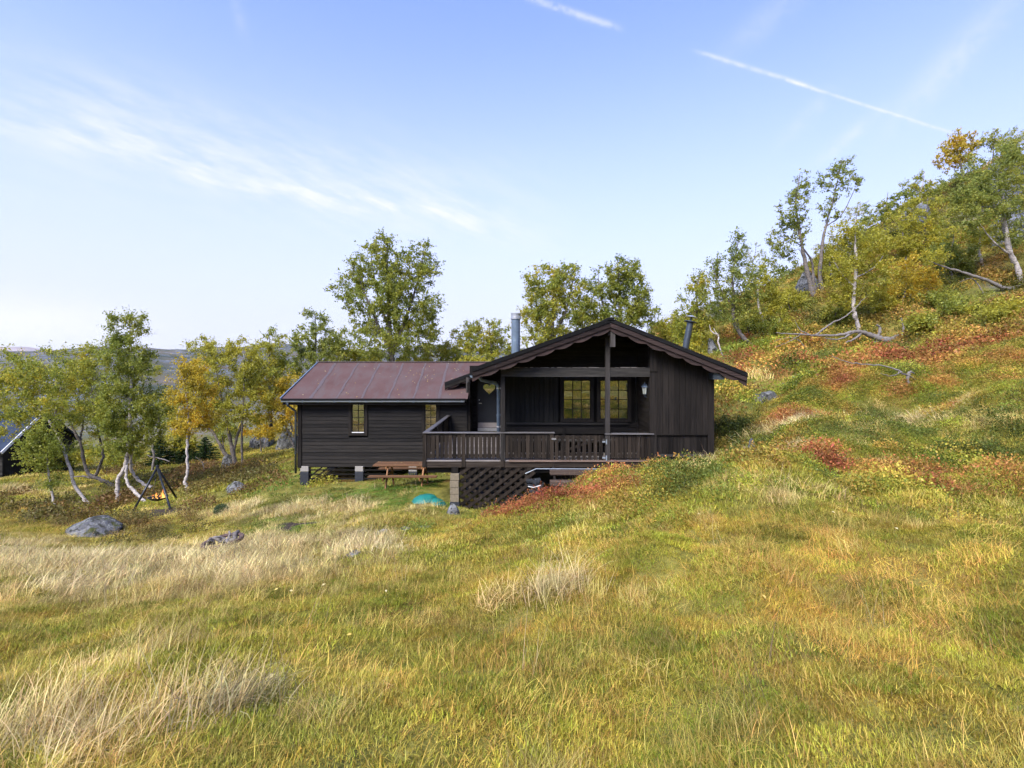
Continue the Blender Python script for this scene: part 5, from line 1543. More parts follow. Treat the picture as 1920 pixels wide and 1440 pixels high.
tree('birch', 'tall wind bent dark birches with bare stems on the skyline', (1530, 556), [[(1527, 560, 0, .16), (1512, 505, 0, .13), (1500, 440, 0, .09), (1492, 380, 0, .05), (1500, 325, 0, .015)], [(1545, 556, .4, .15), (1537, 520, .4, .13), (1541, 470, .4, .10), (1548, 425, .4, .07), (1566, 360, .4, .04), (1578, 300, .4, .012)], [(1535, 557, .8, .12), (1525, 530, .8, .1), (1522, 490, .8, .07), (1500, 460, .8, .04), (1470, 440, .8, .012)], [(1548, 425, .4, .05), (1580, 400, .4, .03), (1606, 345, .4, .01)]],
     [(1490, 385, 0, 26, 40), (1508, 345, 0, 20, 28), (1562, 345, .4, 26, 36), (1582, 315, .4, 26, 22), (1604, 345, .4, 16, 22), (1470, 445, .6, 36, 36), (1500, 425, 0, 28, 26), (1462, 500, .6, 34, 36), (1555, 390, .4, 22, 22)], 'lf_green', 'bark_g', 230, 36, .10, 126, clump=.24)
tree('birch', 'yellow birch with a straight white trunk above the fallen tree', (1612, 620), [[(1612, 621, 0, .11), (1603, 590, 0, .10), (1600, 570, 0, .095), (1605, 500, 0, .08), (1603, 450, 0, .04), (1605, 410, 0, .015)], [(1604, 540, 0, .05), (1575, 510, 0, .03), (1560, 480, 0, .012)], [(1605, 520, 0, .05), (1640, 500, .3, .03), (1660, 470, .3, .012)]],
     [(1605, 455, 0, 44, 40), (1570, 510, 0, 42, 42), (1640, 520, .2, 38, 42), (1645, 460, .3, 34, 30), (1590, 560, .2, 44, 22), (1580, 430, 0, 26, 26)], 'lf_yellow', 'bark_w', 230, 40, .085, 127)
tree('birch', 'orange leaved low birch right of the white trunk', (1690, 625), [[(1692, 600, 0, .06), (1690, 570, 0, .055), (1698, 545, 0, .04), (1700, 500, 0, .015)], [(1692, 585, 0, .04), (1725, 560, 0, .03), (1750, 535, 0, .01)]], [(1698, 510, 0, 38, 36), (1740, 530, 0, 34, 28), (1680, 550, 0, 32, 26), (1720, 560, 0, 34, 20)], 'lf_orange', 'bark_w', 130, 42, .085, 128, Y=29)
tree('birch', 'yellow green birch with a dark stem below the skyline rock', (1745, 515), [[(1748, 520, 0, .10), (1738, 480, 0, .08), (1735, 430, 0, .05), (1740, 370, 0, .015)]], [(1738, 400, 0, 42, 40), (1730, 455, 0, 40, 28), (1765, 445, 0, 34, 30)], 'lf_yellow', 'bark_g', 120, 40, .11, 129, Y=36)
tree('birch', 'yellow birch left of the dark stemmed one below the skyline rock', (1700, 510), [[(1700, 515, 0, .08), (1695, 460, 0, .05), (1690, 400, 0, .015)]], [(1690, 420, 0, 44, 40), (1660, 455, 0, 36, 34), (1705, 465, 0, 36, 26)], 'lf_yellow', 'bark_w', 110, 40, .11, 139, Y=36)
tree('birch', 'pale birch thicket against the skyline left of the cliff', (1660, 420), [[(1660, 440, 0, .08), (1660, 400, 0, .06), (1665, 360, 0, .015)]], [(1650, 400, 0, 34, 26), (1690, 375, 0, 28, 22), (1620, 430, 0, 30, 24)], 'lf_pale', 'bark_g', 90, 44, .12, 130, Y=42)
tree('birch', 'orange tree standing on the ridge at upper right', (1810, 330), [[(1808, 345, 0, .12), (1802, 310, 0, .09), (1795, 280, 0, .05), (1790, 245, 0, .015)]], [(1798, 268, 0, 30, 26), (1775, 300, 0, 22, 22), (1815, 290, 0, 22, 24)], 'lf_orange', 'bark_g', 110, 34, .13, 131, Y=46, clump=.32)
tree('birch', 'sparse small birch on the ridge beside the orange tree', (1860, 310), [[(1860, 320, 0, .08), (1862, 290, 0, .05), (1866, 250, 0, .015)]], [(1856, 262, 0, 26, 18), (1880, 275, 0, 20, 22)], 'lf_mix', 'bark_g', 50, 26, .12, 132, Y=46, clump=.3)
tree('birch', 'pale green birch with a curved white trunk at the right edge', (1914, 528), [[(1914, 530, 0, .13), (1908, 501, 0, .12), (1893, 470, 0, .11), (1887, 432, 0, .09), (1883, 397, 0, .06), (1880, 340, 0, .015)], [(1893, 470, .2, .08), (1884, 440, .3, .07), (1876, 410, .4, .04), (1850, 360, .4, .012)], [(1898, 480, 0, .06), (1865, 455, 0, .04), (1838, 420, 0, .012)]],
     [(1870, 370, 0, 52, 50), (1820, 400, .3, 44, 46), (1905, 420, 0, 38, 50), (1860, 310, .4, 46, 36), (1910, 340, 0, 30, 46), (1800, 350, .6, 36, 36), (1905, 290, .4, 28, 30)], 'lf_pale', 'bark_w', 330, 44, .085, 133)
tree('birch_log', 'long birch trunk bowed along the slope at the right edge', (1915, 536), [[(1935, 530, 0, .12), (1915, 536, 0, .11), (1887, 541, 0, .10), (1849, 525, 0, .085), (1813, 513, 0, .07), (1773, 501, 0, .05), (1743, 490, 0, .02)], [(1849, 525, 0, .04), (1825, 524, .2, .03), (1800, 528, .3, .012)], [(1887, 541, 0, .04), (1870, 552, -.2, .03), (1853, 558, -.3, .01)]], [(1755, 480, 0, 26, 18)], 'lf_yellow', 'dead', 24, 30, .085, 134, 'fallen birch')
tree('birch', 'short white stem with thin yellow crown left of the right edge birch', (1842, 498), [[(1843, 500, 0, .08), (1836, 470, 0, .07), (1838, 445, 0, .05), (1832, 420, 0, .02)]], [(1822, 440, 0, 32, 26), (1848, 430, 0, 26, 26)], 'lf_yellow', 'bark_w', 60, 40, .09, 135)
tree('fallen_birch', 'fallen grey birch with roots and bare limbs lying across the hillside', (1664, 641), [[(1672, 640, 0, .14), (1655, 637, 0, .16), (1639, 631, 0, .13), (1616, 623, 0, .11), (1600, 622, 0, .08), (1574, 628, 0, .065), (1540, 629, 0, .05), (1516, 628, 0, .045), (1485, 626, 0, .03), (1455, 624, 0, .015)],
     [(1664, 640, 0, .08), (1680, 630, -.1, .06), (1692, 628, -.1, .055), (1694, 612, -.1, .045), (1690, 596, -.1, .02)], [(1616, 624, 0, .06), (1600, 637, -.2, .045), (1585, 642, -.2, .02)], [(1600, 623, 0, .05), (1575, 636, -.2, .04), (1548, 634, -.2, .015)],
     [(1530, 628, .2, .045), (1560, 606, .2, .04), (1590, 590, .2, .03), (1625, 556, .2, .01)], [(1520, 628, 0, .03), (1500, 618, .2, .02), (1490, 600, .2, .008)], [(1640, 632, 0, .1), (1650, 618, .1, .07), (1644, 608, .1, .03)], [(1500, 628, 0, .02), (1480, 640, -.2, .015), (1455, 650, -.3, .006)], [(1520, 630, 0, .02), (1490, 634, 0, .015), (1450, 640, 0, .006)]], [], 'lf_mix', 'dead', 0, 0, .08, 136, 'fallen tree')
tree('dead_branch', 'broken grey branch lying in red heather on the right slope', (1708, 724), [[(1705, 728, 0, .05), (1702, 708, 0, .045), (1706, 698, 0, .04), (1715, 700, 0, .012)], [(1703, 706, 0, .03), (1680, 693, .1, .025), (1645, 684, .2, .02), (1600, 682, .3, .015), (1560, 668, .4, .006)], [(1690, 697, 0, .02), (1672, 704, -.1, .012), (1650, 700, -.1, .005)], [(1705, 705, 0, .02), (1718, 712, 0, .006)]], [], 'lf_mix', 'dead', 0, 0, .08, 137, 'branch')
scr = [(1460, 612, 48, 26, 'olive scrub bush left of the fallen tree branches'), (1482, 560, 40, 34, 'olive scrub bush below the wind bent birches'), (1570, 590, 36, 26, 'yellow green bush behind the fallen tree limbs'), (1650, 570, 32, 28, 'green bush between the white trunk and the orange birch'), (1405, 612, 34, 20, 'low bush beside the forked birch trunk'),
       (1762, 560, 36, 22, 'dark green bush right of the orange birch'), (1300, 655, 40, 16, 'low bush hugging the slope beside the leaning flue pipe'), (1545, 500, 36, 30, 'bush half hiding the wind bent birch stems'), (1800, 578, 52, 26, 'olive bush under the bowed birch trunk'), (1880, 584, 50, 28, 'olive bush at the right edge below the bowed birch trunk'), (1735, 606, 44, 20, 'low bush at the upper edge of the open slope right of the fallen tree')]
for k, (px_, py_, rx, ry, words) in enumerate(scr):
    rx, ry = rx * .8, ry * .8
    tree('scrub_bush', words, (px_, py_ + ry), [[(px_, py_ + ry + 4, 0, .05), (px_ - 3, py_, 0, .03), (px_ + 4, py_ - ry * .7, 0, .01)]], [(px_, py_, 0, rx, ry), (px_ + rx * .5, py_ + ry * .3, 0, rx * .6, ry * .6)], ('lf_mix', 'lf_yellow')[k % 2] if k != 5 else 'lf_green', 'bark_g', 60, 44, .085, 200 + k, 'bush', 'scrub bushes on the hillside')
hb = [(1560, 470, 40, 40, 'lf_yellow', 'yellow birch between the wind bent birches and the white trunk'), (1785, 470, 42, 40, 'lf_pale', 'pale birch below the cliff left of the right edge birch'), (1730, 345, 36, 28, 'lf_mix', 'low birch on the skyline left of the orange ridge tree'),
      (1840, 345, 40, 34, 'lf_pale', 'pale birch just below the orange ridge tree'), (1905, 270, 40, 34, 'lf_mix', 'birch on the ridge at the top right corner of the hill'), (1415, 480, 24, 34, 'lf_mix', 'thin birch between the forked birch and the wind bent birches'),
      (1610, 395, 30, 24, 'lf_yellow', 'small yellow birch on the skyline right of the wind bent birches')]
for k, (px_, py_, rx, ry, lf, words) in enumerate(hb):
    tree('birch', words, (px_, py_ + ry + 22), [[(px_ + 3, py_ + ry + 26, 0, .08), (px_ - 4, py_ + ry * .6, 0, .06), (px_, py_, 0, .045), (px_ + 4, py_ - ry * .8, 0, .012)]], [(px_, py_, 0, rx * .8, ry * .8), (px_ + rx * .55, py_ + ry * .3, 0, rx * .6, ry * .6), (px_ - rx * .55, py_ + ry * .2, 0, rx * .6, ry * .6), (px_, py_ + ry * .8, .2, rx * .9, ry * .4)], lf, ('bark_w', 'bark_g')[k % 2], 90, 36, .10, 260 + k, 'birch', None, clump=.26)
M['lf_dark'] = mat_leaf('dark_green_heather', [(0.1, (0.045, 0.065, 0.016)), (0.6, (0.10, 0.125, 0.026)), (0.95, (0.20, 0.19, 0.035))], 2.0)
tree('heather_bank', 'dark green heather bush in the hollow against the right cabin wall', (1385, 858), [[(1385, 862, 0, .04), (1383, 830, 0, .03), (1386, 800, 0, .01)]], [(1378, 812, 0, 34, 32), (1400, 835, 0, 30, 26), (1372, 842, 0, 24, 20), (1420, 800, .6, 26, 20)], 'lf_dark', 'bark_d', 170, 44, .06, 299, 'bush', None, Y=16.6, clump=.16)
# bushes in the hollow behind the left trees
for k, (px_, py_, rx, ry, Y_, lf, words) in enumerate([(300, 770, 40, 40, 42, 'lf_mix', 'green bush far behind the tripod between two birches'), (330, 830, 40, 20, 36, 'lf_yellow', 'low yellow bush behind the dead snag'), (215, 850, 50, 26, 34, 'lf_mix', 'low bush behind the crooked white trunks'),
                                                (490, 800, 40, 26, 37, 'lf_orange', 'orange bush behind the pale boulder'), (130, 850, 46, 30, 36, 'lf_mix', 'low bush behind the fallen trunk birch'), (420, 800, 40, 30, 40, 'lf_pale', 'pale bush behind the multi stemmed birch'), (270, 690, 34, 34, 60, 'lf_mix', 'distant bush on the slope behind the tall dense birch')]):
    tree('scrub_bush', words, (px_, py_ + ry), [[(px_, py_ + ry + 6, 0, .05), (px_ - 3, py_, 0, .03), (px_ + 4, py_ - ry * .7, 0, .01)]], [(px_, py_, 0, rx, ry), (px_ + rx * .5, py_ + ry * .3, 0, rx * .6, ry * .6)], lf, 'bark_g', 70, 44, .10, 230 + k, 'bush', 'scrub bushes behind the left birches', Y=Y_)


def spruce(label, px, py, hpx, wpx, Y, seed):
    r = np.random.default_rng(seed)
    x = px_x(px, Y); g = Vector((x, Y, gz(x, Y)))
    z0 = max(g.z, px_z(py, Y)); h = hpx * Y / FPX; w = wpx * Y / FPX / 2
    root = empty('spruce', (x, Y, g.z), label, 'spruce', 'dark spruces behind the left birches')
    MB().tube([(0, 0, -0.1), (0, 0, z0 - g.z + h)], [0.09, 0.012], 7).build('trunk', M['bark_d'], root)
    V = []
    for i in range(260):
        t = r.random() ** 1.3
        zz = z0 - g.z + 0.1 + t * (h - 0.1); L_ = w * (1 - t) ** 0.8 * r.uniform(0.7, 1.1) + 0.06
        a = r.uniform(0, 2 * math.pi); d = np.array([math.cos(a), math.sin(a), -0.25])
        s = np.linspace(0.15, 1, max(4, int(L_ * 16)))
        for q in s:
            p = np.array([0, 0, zz]) + d * L_ * q + np.array([0, 0, 0.18 * L_ * q * q])
            for _ in range(2):
                u = r.standard_normal(3) * np.array([1, 1, 0.5]); u /= np.linalg.norm(u)
                v = np.cross(u, r.standard_normal(3)); v /= np.linalg.norm(v)
                sz = 0.16 * r.uniform(0.6, 1.2)
                V += [p - u * sz * .5, p + v * sz * .16, p + u * sz * .5, p - v * sz * .16]
    V = np.array(V)
    co = bpy.data.objects.new('crown', np_mesh('crown', V, np.arange(len(V)).reshape(-1, 4), None, M['lf_spruce']))
    col.objects.link(co); co.parent = root


spruce('dark green spruce behind the dead snag, leftmost of three', 300, 872, 52, 62, 35, 1)
spruce('dark green spruce behind the slender orange birch, middle of three', 345, 868, 56, 66, 36, 2)
spruce('dark green spruce left of the multi stemmed birch, rightmost of three', 385, 866, 46, 60, 36, 3)

g = on_ground(415, 963)
ju = empty('juniper', g, 'small round grey green juniper in pale grass below the annex', 'juniper')
r_ = np.random.default_rng(5)
MB().tube([(0, 0, -0.03), (0, 0, 0.15)], [0.02, 0.01], 6).build('stem', M['bark_d'], ju)
n = 1500
d = r_.standard_normal((n, 3)); d /= np.linalg.norm(d, axis=1)[:, None]; d[:, 2] = np.abs(d[:, 2])
c = d * (r_.random(n) ** 0.4)[:, None] * np.array([0.26, 0.26, 0.30]) + np.array([0, 0, 0.04])
v = np.cross(d, r_.standard_normal((n, 3))); v /= np.linalg.norm(v, axis=1)[:, None]
V = np.stack([c - d * .03, c + v * .010, c + d * .04, c - v * .010], 1).reshape(-1, 3)
o = bpy.data.objects.new('foliage', np_mesh('foliage', V, np.arange(4 * n).reshape(-1, 4), None, M['lf_juniper'])); col.objects.link(o); o.parent = ju

# ------------------------------------------------------------------ grass and heath (uncountable: scattered plants)
protos = bpy.data.collections.new('plant_kinds')
KIND = {}


def reg(kind, lod, me):
    o = bpy.data.objects.new('k%03d_%s' % (len(protos.objects), kind), me); protos.objects.link(o)
    KIND.setdefault((kind, lod), []).append(len(protos.objects) - 1)


def tuft(kind, lod, nb, l0, l1, w, disc, t0, t1, bend, r, bias=0.0, mat='blade'):
    """nb curved tapering blades; bias tips them all towards +x"""
    V, Q, T = [], [], []
    for _ in range(nb):
        a = r.uniform(0, 2 * math.pi); rr_ = disc * math.sqrt(r.random())
        p = np.array([rr_ * math.cos(a), rr_ * math.sin(a), -0.01])
        h = r.uniform(0, 2 * math.pi) if r.random() > bias else r.normal(0, 0.45)
        L_ = r.uniform(l0, l1); th = r.uniform(t0, t1); bd = bend * r.uniform(0.5, 1.4)
        nseg = 3 if lod else 4
        side = np.array([-math.sin(h), math.cos(h), 0]) * w * r.uniform(0.7, 1.3) * 0.5
        tw = r.uniform(-0.6, 0.6)
        b0 = len(V)
        for s in range(nseg + 1):
            f = s / nseg
            ww = side * (1 - f ** 1.6) + np.array([0, 0, 1]) * np.linalg.norm(side) * tw * (1 - f)
            if s < nseg: V += [p - ww, p + ww]
            else: V.append(p.copy())
            th2 = th + bd * f
            p = p + np.array([math.sin(th2) * math.cos(h), math.sin(th2) * math.sin(h), math.cos(th2)]) * L_ / nseg
        for s in range(nseg - 1): Q.append((b0 + 2 * s, b0 + 2 * s + 1, b0 + 2 * s + 3, b0 + 2 * s + 2))
        T.append((b0 + 2 * nseg - 2, b0 + 2 * nseg - 1, b0 + 2 * nseg))
    reg(kind, lod, np_mesh(kind, np.array(V), np.array(Q), np.array(T), M[mat]))


def clump(kind, lod, nl, R_, H_, ls, r):
    """low leafy dome of small leaves on short stems"""
    d = r.standard_normal((nl, 3)); d /= np.linalg.norm(d, axis=1)[:, None]; d[:, 2] = np.abs(d[:, 2])
    c = d * (r.random(nl) ** 0.35)[:, None] * np.array([R_, R_, H_])
    c[:, 2] *= 0.7 + 0.6 * r.random(nl)
    a = r.standard_normal((nl, 3)) + d * 0.6; a /= np.linalg.norm(a, axis=1)[:, None]
    b = np.cross(a, r.standard_normal((nl, 3))); b /= np.linalg.norm(b, axis=1)[:, None]
    s = ls * r.uniform(0.6, 1.4, nl)[:, None]
    V = np.stack([c - a * s * .5, c + b * s * .3, c + a * s * .5, c - b * s * .3], 1).reshape(-1, 3)
    reg(kind, lod, np_mesh(kind, V, np.arange(4 * nl).reshape(-1, 4), None, M['heath']))


r_ = np.random.default_rng(11)
for v in range(4):
    tuft('short', 0, 430, .02, .065, .0040, .24, .1, 1.2, .8, r_, .15)
    tuft('short', 1, 230, .04, .10, .0080, .36, .1, 1.0, .8, r_, .25)
    tuft('short', 2, 120, .07, .16, .021, .70, .1, 1.0, .8, r_, .25)
    tuft('sedge', 0, 120, .05, .19, .0026, .22, .15, 1.25, 1.0, r_, .45)
    tuft('sedge', 1, 90, .06, .19, .0056, .32, .15, 1.25, 1.0, r_, .45)
    tuft('sedge', 2, 70, .10, .24, .015, .60, .15, 1.0, 1.0, r_, .65)
    tuft('long', 0, 95, .10, .34, .0034, .20, .15, 1.0, 1.1, r_, .55)
    tuft('long', 1, 95, .12, .34, .0070, .30, .15, 1.0, 1.1, r_, .55)
    tuft('long', 2, 90, .18, .34, .017, .52, .15, .9, 1.0, r_, .75)
    clump('heath', 0, 420, .20, .16, .018, r_)
    clump('heath', 1, 420, .34, .22, .032, r_)
    clump('heath', 2, 360, .70, .36, .075, r_)
    tuft('moss', 0, 700, .016, .045, .0050, .24, .0, 1.1, .3, r_)
    tuft('moss', 1, 330, .03, .06, .011, .38, .0, 1.1, .3, r_)
    tuft('moss', 2, 200, .05, .09, .028, .75, .0, 1.1, .3, r_)
    tuft('stem', 0, 5, .30, .55, .0040, .10, .0, .35, .35, r_)
    tuft('stem', 1, 5, .30, .55, .0065, .14, .0, .35, .35, r_)
    tuft('stem', 2, 6, .35, .6, .012, .2, .0, .35, .35, r_)
kinds = ['short', 'sedge', 'long', 'heath', 'moss', 'stem']


def E(px, py, c, rr): return np.exp(-(((px - c[0]) / rr[0]) ** 2 + ((py - c[1]) / rr[1]) ** 2))


STRAW = [((90, 1395), (150, 70), .75), ((490, 1305), (120, 50), .65), ((390, 1345), (70, 40), .6), ((220, 1290), (60, 36), .5), ((330, 1225), (80, 30), .4), ((200, 1100), (260, 40), .75), ((420, 1070), (190, 30), .8), ((560, 1040), (130, 30), .9), ((520, 960), (150, 22), 1.0), ((640, 940), (70, 18), 1.1), ((60, 1050), (120, 30), .7),
         ((700, 1025), (40, 26), 1.3), ((590, 1010), (110, 22), .8), ((800, 955), (60, 12), .5), ((1065, 1112), (22, 22), 1.0), ((958, 1128), (22, 16), .6), ((1300, 866), (70, 12), 1.1), ((1470, 838), (70, 18), 1.5), ((1560, 815), (70, 16), 1.0), ((1700, 790), (150, 20), .8), ((1450, 930), (80, 26), .5), ((1850, 770), (90, 20), .7),
         ((1560, 690), (120, 20), .35), ((1760, 640), (120, 24), .5), ((1400, 705), (40, 14), .5), ((250, 930), (80, 14), .3), ((60, 925), (90, 14), .6), ((940, 905), (40, 14), .6)]
LAWN = [((720, 925), (130, 26), 1.4), ((560, 900), (60, 20), 1.2), ((520, 985), (70, 22), 1.0), ((860, 915), (50, 40), 1.2), ((500, 920), (50, 18), .8), ((560, 1400), (160, 60), .5)]
HEATH = [((1130, 925), (150, 32), .75), ((1330, 905), (110, 26), .5), ((1020, 965), (70, 22), .45), ((1600, 840), (150, 40), .85), ((1830, 860), (140, 50), .9), ((1540, 770), (130, 40), .9), ((1600, 690), (250, 40), .9), ((1850, 680), (160, 40), .6), ((1385, 815), (40, 40), 1.1), ((1480, 590), (300, 60), 1.0), ((1820, 560), (200, 50), 1.0), ((1700, 450), (350, 120), 1.0),
         ((430, 895), (140, 16), .9), ((160, 960), (170, 16), .9), ((330, 905), (120, 20), .6), ((820, 985), (40, 10), .5), ((1750, 920), (140, 30), .4), ((280, 1005), (60, 14), .3)]
MOSS = [((1780, 1330), (110, 90), .9), ((1250, 1010), (90, 40), .5), ((1500, 1090), (100, 30), .5), ((1450, 860), (60, 30), .5), ((1880, 1180), (80, 60), .5), ((900, 1180), (150, 40), .5), ((1150, 980), (60, 26), .6), ((300, 940), (100, 14), .4), ((1330, 960), (60, 24), .5)]
RUST = [((1450, 1230), (350, 120), .5), ((840, 985), (40, 14), 1.6), ((1650, 1100), (250, 80), .45), ((1000, 1280), (260, 90), .35), ((1300, 1060), (200, 50), .3), ((100, 970), (160, 18), .6), ((1450, 1000), (150, 40), .6)]


def field(L_, px, py):
    s = np.zeros_like(px)
    for c, rr_, a in L_: s += a * E(px, py, c, rr_)
    return s


def lerp(a, b, t): return a + (b - a) * t[:, None]


def plant(n, y0, y1, lod, seed, xm=1.05, pad=1.2, back=False):
    r = np.random.default_rng(seed)
    if back:
        Y = r.uniform(y0, y1, n); X = r.uniform(-14, 16, n)
    else:
        Y = np.sqrt(r.uniform(0, 1, n) * (y1 ** 2 - y0 ** 2) + y0 ** 2)
        X = r.uniform(-1, 1, n) * (xm * Y + pad)
    # not inside buildings, not on stones
    ok = ~((X > -0.35) & (X < 5.95) & (Y > 16.2) & (Y < 24.5)) & ~((X > -8.5) & (X < -1.7) & (Y > 21.6) & (Y < 26.7)) & ~((X > -2.55) & (X < 4) & (Y > 16.0) & (Y < 22))
    ok &= ~((X > 3.95) & (X < 5.95) & (Y > 15.5) & (Y < 24.5)) & ~((X > 1.0) & (X < 2.9) & (Y > 14.9) & (Y < 16))
    for kx, ky, kr in keep_out: ok &= (X - kx) ** 2 + (Y - ky) ** 2 > kr ** 2
    X, Y = X[ok], Y[ok]; n = len(X)
    Z = ground_h(X, Y)
    Ys = np.maximum(Y, 0.8)
    px = CX + X / Ys * FPX; py = HY - Z / Ys * FPX
    if back: px = np.full(n, 900.0) + X * 40; py = np.full(n, 1180.0) + 0 * Y
    n1 = fbm(X / 1.1, Y / 1.1, 51, 3); n2 = fbm(X / 0.35, Y / 0.35, 61, 2); n3 = fbm(X / 3.5, Y / 3.5, 71, 3); n4 = fbm(X / 0.6 + 40, Y / 0.6, 81, 3)
    jit = 60 * (n1 - 0.5) * 2
    ws = field(STRAW, px + jit * 1.2, py + jit * 0.5) * (0.45 + 1.3 * sstep(n1, 0.3, 0.65))
    wl = field(LAWN, px + jit * .6, py + jit * 0.2)
    wh = field(HEATH, px + jit, py + jit * 0.5) * (0.55 + 0.9 * sstep(n4, 0.35, 0.6))
    wm = field(MOSS, px + jit, py + jit * 0.5)
    wr = field(RUST, px + jit, py + jit * 0.5)
    hill = sstep(px, 1330, 1420) * sstep(py, 880, 830)
    wh = wh + hill * 0.75 * sstep(n1, 0.25, 0.55)
    wh = wh + .9 * E(px, py, (1540, 715), (220, 80)) * sstep(n4, .3, .5)
    u = r.random(n)
    p_long = ws * 1.0 + 0.05
    p_heath = wh * 1.2
    p_moss = 0.75 + wm * 2.2
    p_sedge = 0.35 + wr * 0.9
    p_short = 0.9 + wl * 4.0
    p_stem = np.full(n, 0.012) + 0.16 * E(px, py, (1060, 915), (120, 26)) + 0.03 * E(px, py, (1250, 875), (150, 20))
    Wt = np.stack([p_short, p_sedge * np.clip(1 - wl, 0.05, 1), p_long * np.clip(1 - wl, 0.1, 1), p_heath, p_moss, p_stem], 1)
    Wt /= Wt.sum(1)[:, None]
    cs = np.cumsum(Wt, 1)
    k = (u[:, None] > cs).sum(1).clip(0, 5)
    ki = np.zeros(n, np.int32)
    for i, nm in enumerate(kinds):
        m_ = k == i
        ki[m_] = r.choice(KIND[(nm, lod)], m_.sum())
    # colours
    GRASS = np.array([0.285, 0.270, 0.034]); YG = np.array([0.51, 0.395, 0.068]); ST = np.array([0.68, 0.52, 0.21]); WHT = np.array([0.74, 0.62, 0.34]); RU = np.array([0.46, 0.215, 0.040]); LW = np.array([0.13, 0.23, 0.030])
    GY = np.array([0.26, 0.30, 0.030]); DG = np.array([0.13, 0.155, 0.028]); RED = np.array([0.42, 0.165, 0.060]); ORG = np.array([0.48, 0.255, 0.060]); HY_ = np.array([0.42, 0.325, 0.052]); BR = np.array([0.40, 0.14, 0.052])
    t = np.zeros((n, 3))
    c_short = lerp(np.broadcast_to(GRASS, (n, 3)), np.broadcast_to(YG, (n, 3)), sstep(n1 + 0.25 * (r.random(n) - .5), 0.35, 0.7))
    c_short = lerp(c_short, np.broadcast_to(LW, (n, 3)), np.clip(wl * 1.1, 0, .95))
    c_short = lerp(c_short, np.broadcast_to(ST * 0.85, (n, 3)), np.clip(ws * .6, 0, .8))
    c_short = lerp(c_short, np.broadcast_to(RU, (n, 3)), np.clip(wr * .55 * sstep(n2, .4, .7), 0, .7))
    c_sedge = lerp(np.broadcast_to(YG, (n, 3)), np.broadcast_to(RU * 1.15, (n, 3)), np.clip(sstep(n2, .35, .7) * (.45 + wr * .6), 0, .95))
    c_sedge = lerp(c_sedge, np.broadcast_to(ST, (n, 3)), np.clip(ws * .8 + .25 * r.random(n), 0, 1))
    c_long = lerp(np.broadcast_to(ST, (n, 3)), np.broadcast_to(WHT, (n, 3)), r.random(n) * sstep(ws, .4, 1.2))
    c_long = lerp(c_long, np.broadcast_to(YG, (n, 3)), np.clip(.55 - ws * .8, 0, .6))
    hsel = np.clip((n3 * .55 + n1 * .45 + n4 * .25 - .625) * 1.8 + .47 + .17 * (r.random(n) - .5), 0, 1)
    hsel = np.clip(hsel + .26 * E(px, py, (1560, 720), (240, 110)) + E(px, py, (1130, 915), (200, 50)) * (.50 * (r.random(n) - .5) + .04 * sstep(px, 1000, 1150) - .10 * sstep(px, 1120, 980)), 0, 1)
    stops = np.array([.0, .30, .40, .50, .64, .82, 1.0]); cols = np.array([DG, DG * 1.2, GY, HY_, ORG, RED, BR])
    c_heath = np.stack([np.interp(hsel, stops, cols[:, i]) for i in range(3)], 1)
    zone = sstep(py, 650, 605) * sstep(px, 1250, 1330)
    c_heath = lerp(c_heath, lerp(np.broadcast_to(np.array([0.17, 0.17, 0.030]), (n, 3)), np.broadcast_to(np.array([0.36, 0.23, 0.05]), (n, 3)), sstep(n1, .4, .65)), zone * .75)
    left = sstep(px, 620, 520)
    c_heath = lerp(c_heath, np.broadcast_to(np.array([0.15, 0.115, 0.042]), (n, 3)), left * .75)
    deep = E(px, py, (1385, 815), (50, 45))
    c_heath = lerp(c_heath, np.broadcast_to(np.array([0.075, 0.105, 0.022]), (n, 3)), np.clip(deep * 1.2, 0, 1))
    c_moss = lerp(np.broadcast_to(GY, (n, 3)), np.broadcast_to(np.array([0.37, 0.34, 0.040]), (n, 3)), sstep(n2, .3, .7))
    c_moss = lerp(c_moss, np.broadcast_to(LW, (n, 3)), np.clip(wl * 1.2, 0, .95))
    c_moss = lerp(c_moss, np.broadcast_to(RU * .7, (n, 3)), np.clip(.5 * sstep(n4, .55, .7), 0, 1))
    c_stem = np.broadcast_to(np.array([0.40, 0.29, 0.16]), (n, 3))
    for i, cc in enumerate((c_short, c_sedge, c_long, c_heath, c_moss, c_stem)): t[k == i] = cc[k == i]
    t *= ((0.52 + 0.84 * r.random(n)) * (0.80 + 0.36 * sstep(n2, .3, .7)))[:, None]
    # lean: wind combs the long grass to the right on the left side, the other way on the right
    head = np.where(px < 1150, r.normal(0.35, 0.95, n), r.normal(2.5, 1.3, n)) + (n3 - .5) * 3.0
    head = np.where((k == 0) | (k >= 3), r.uniform(0, 6.283, n), head)
    e = 0.15
    nx_ = -(ground_h(X + e, Y) - ground_h(X - e, Y)) / (2 * e); ny_ = -(ground_h(X, Y + e) - ground_h(X, Y - e)) / (2 * e)
    nn = np.stack([nx_, ny_, np.ones(n)], 1); nn /= np.linalg.norm(nn, axis=1)[:, None]
    tv = np.stack([np.cos(head), np.sin(head), np.zeros(n)], 1)
    xa_ = tv - nn * (tv * nn).sum(1)[:, None]; xa_ /= np.linalg.norm(xa_, axis=1)[:, None]
    ya_ = np.cross(nn, xa_)
    rot = np.stack([np.arctan2(ya_[:, 2], nn[:, 2]), np.arcsin(np.clip(-xa_[:, 2], -1, 1)), np.arctan2(xa_[:, 1], xa_[:, 0])], 1)
    scl = r.uniform(.7, 1.3, n) * np.where(k == 3, .45 + 1.1 * n4, 1.0)
    scl = np.where((k == 0) & (wl > .5), scl * .55, scl)
    scl = np.where((k == 2), scl * (.7 + .4 * np.clip(ws, 0, 1.2)), scl)
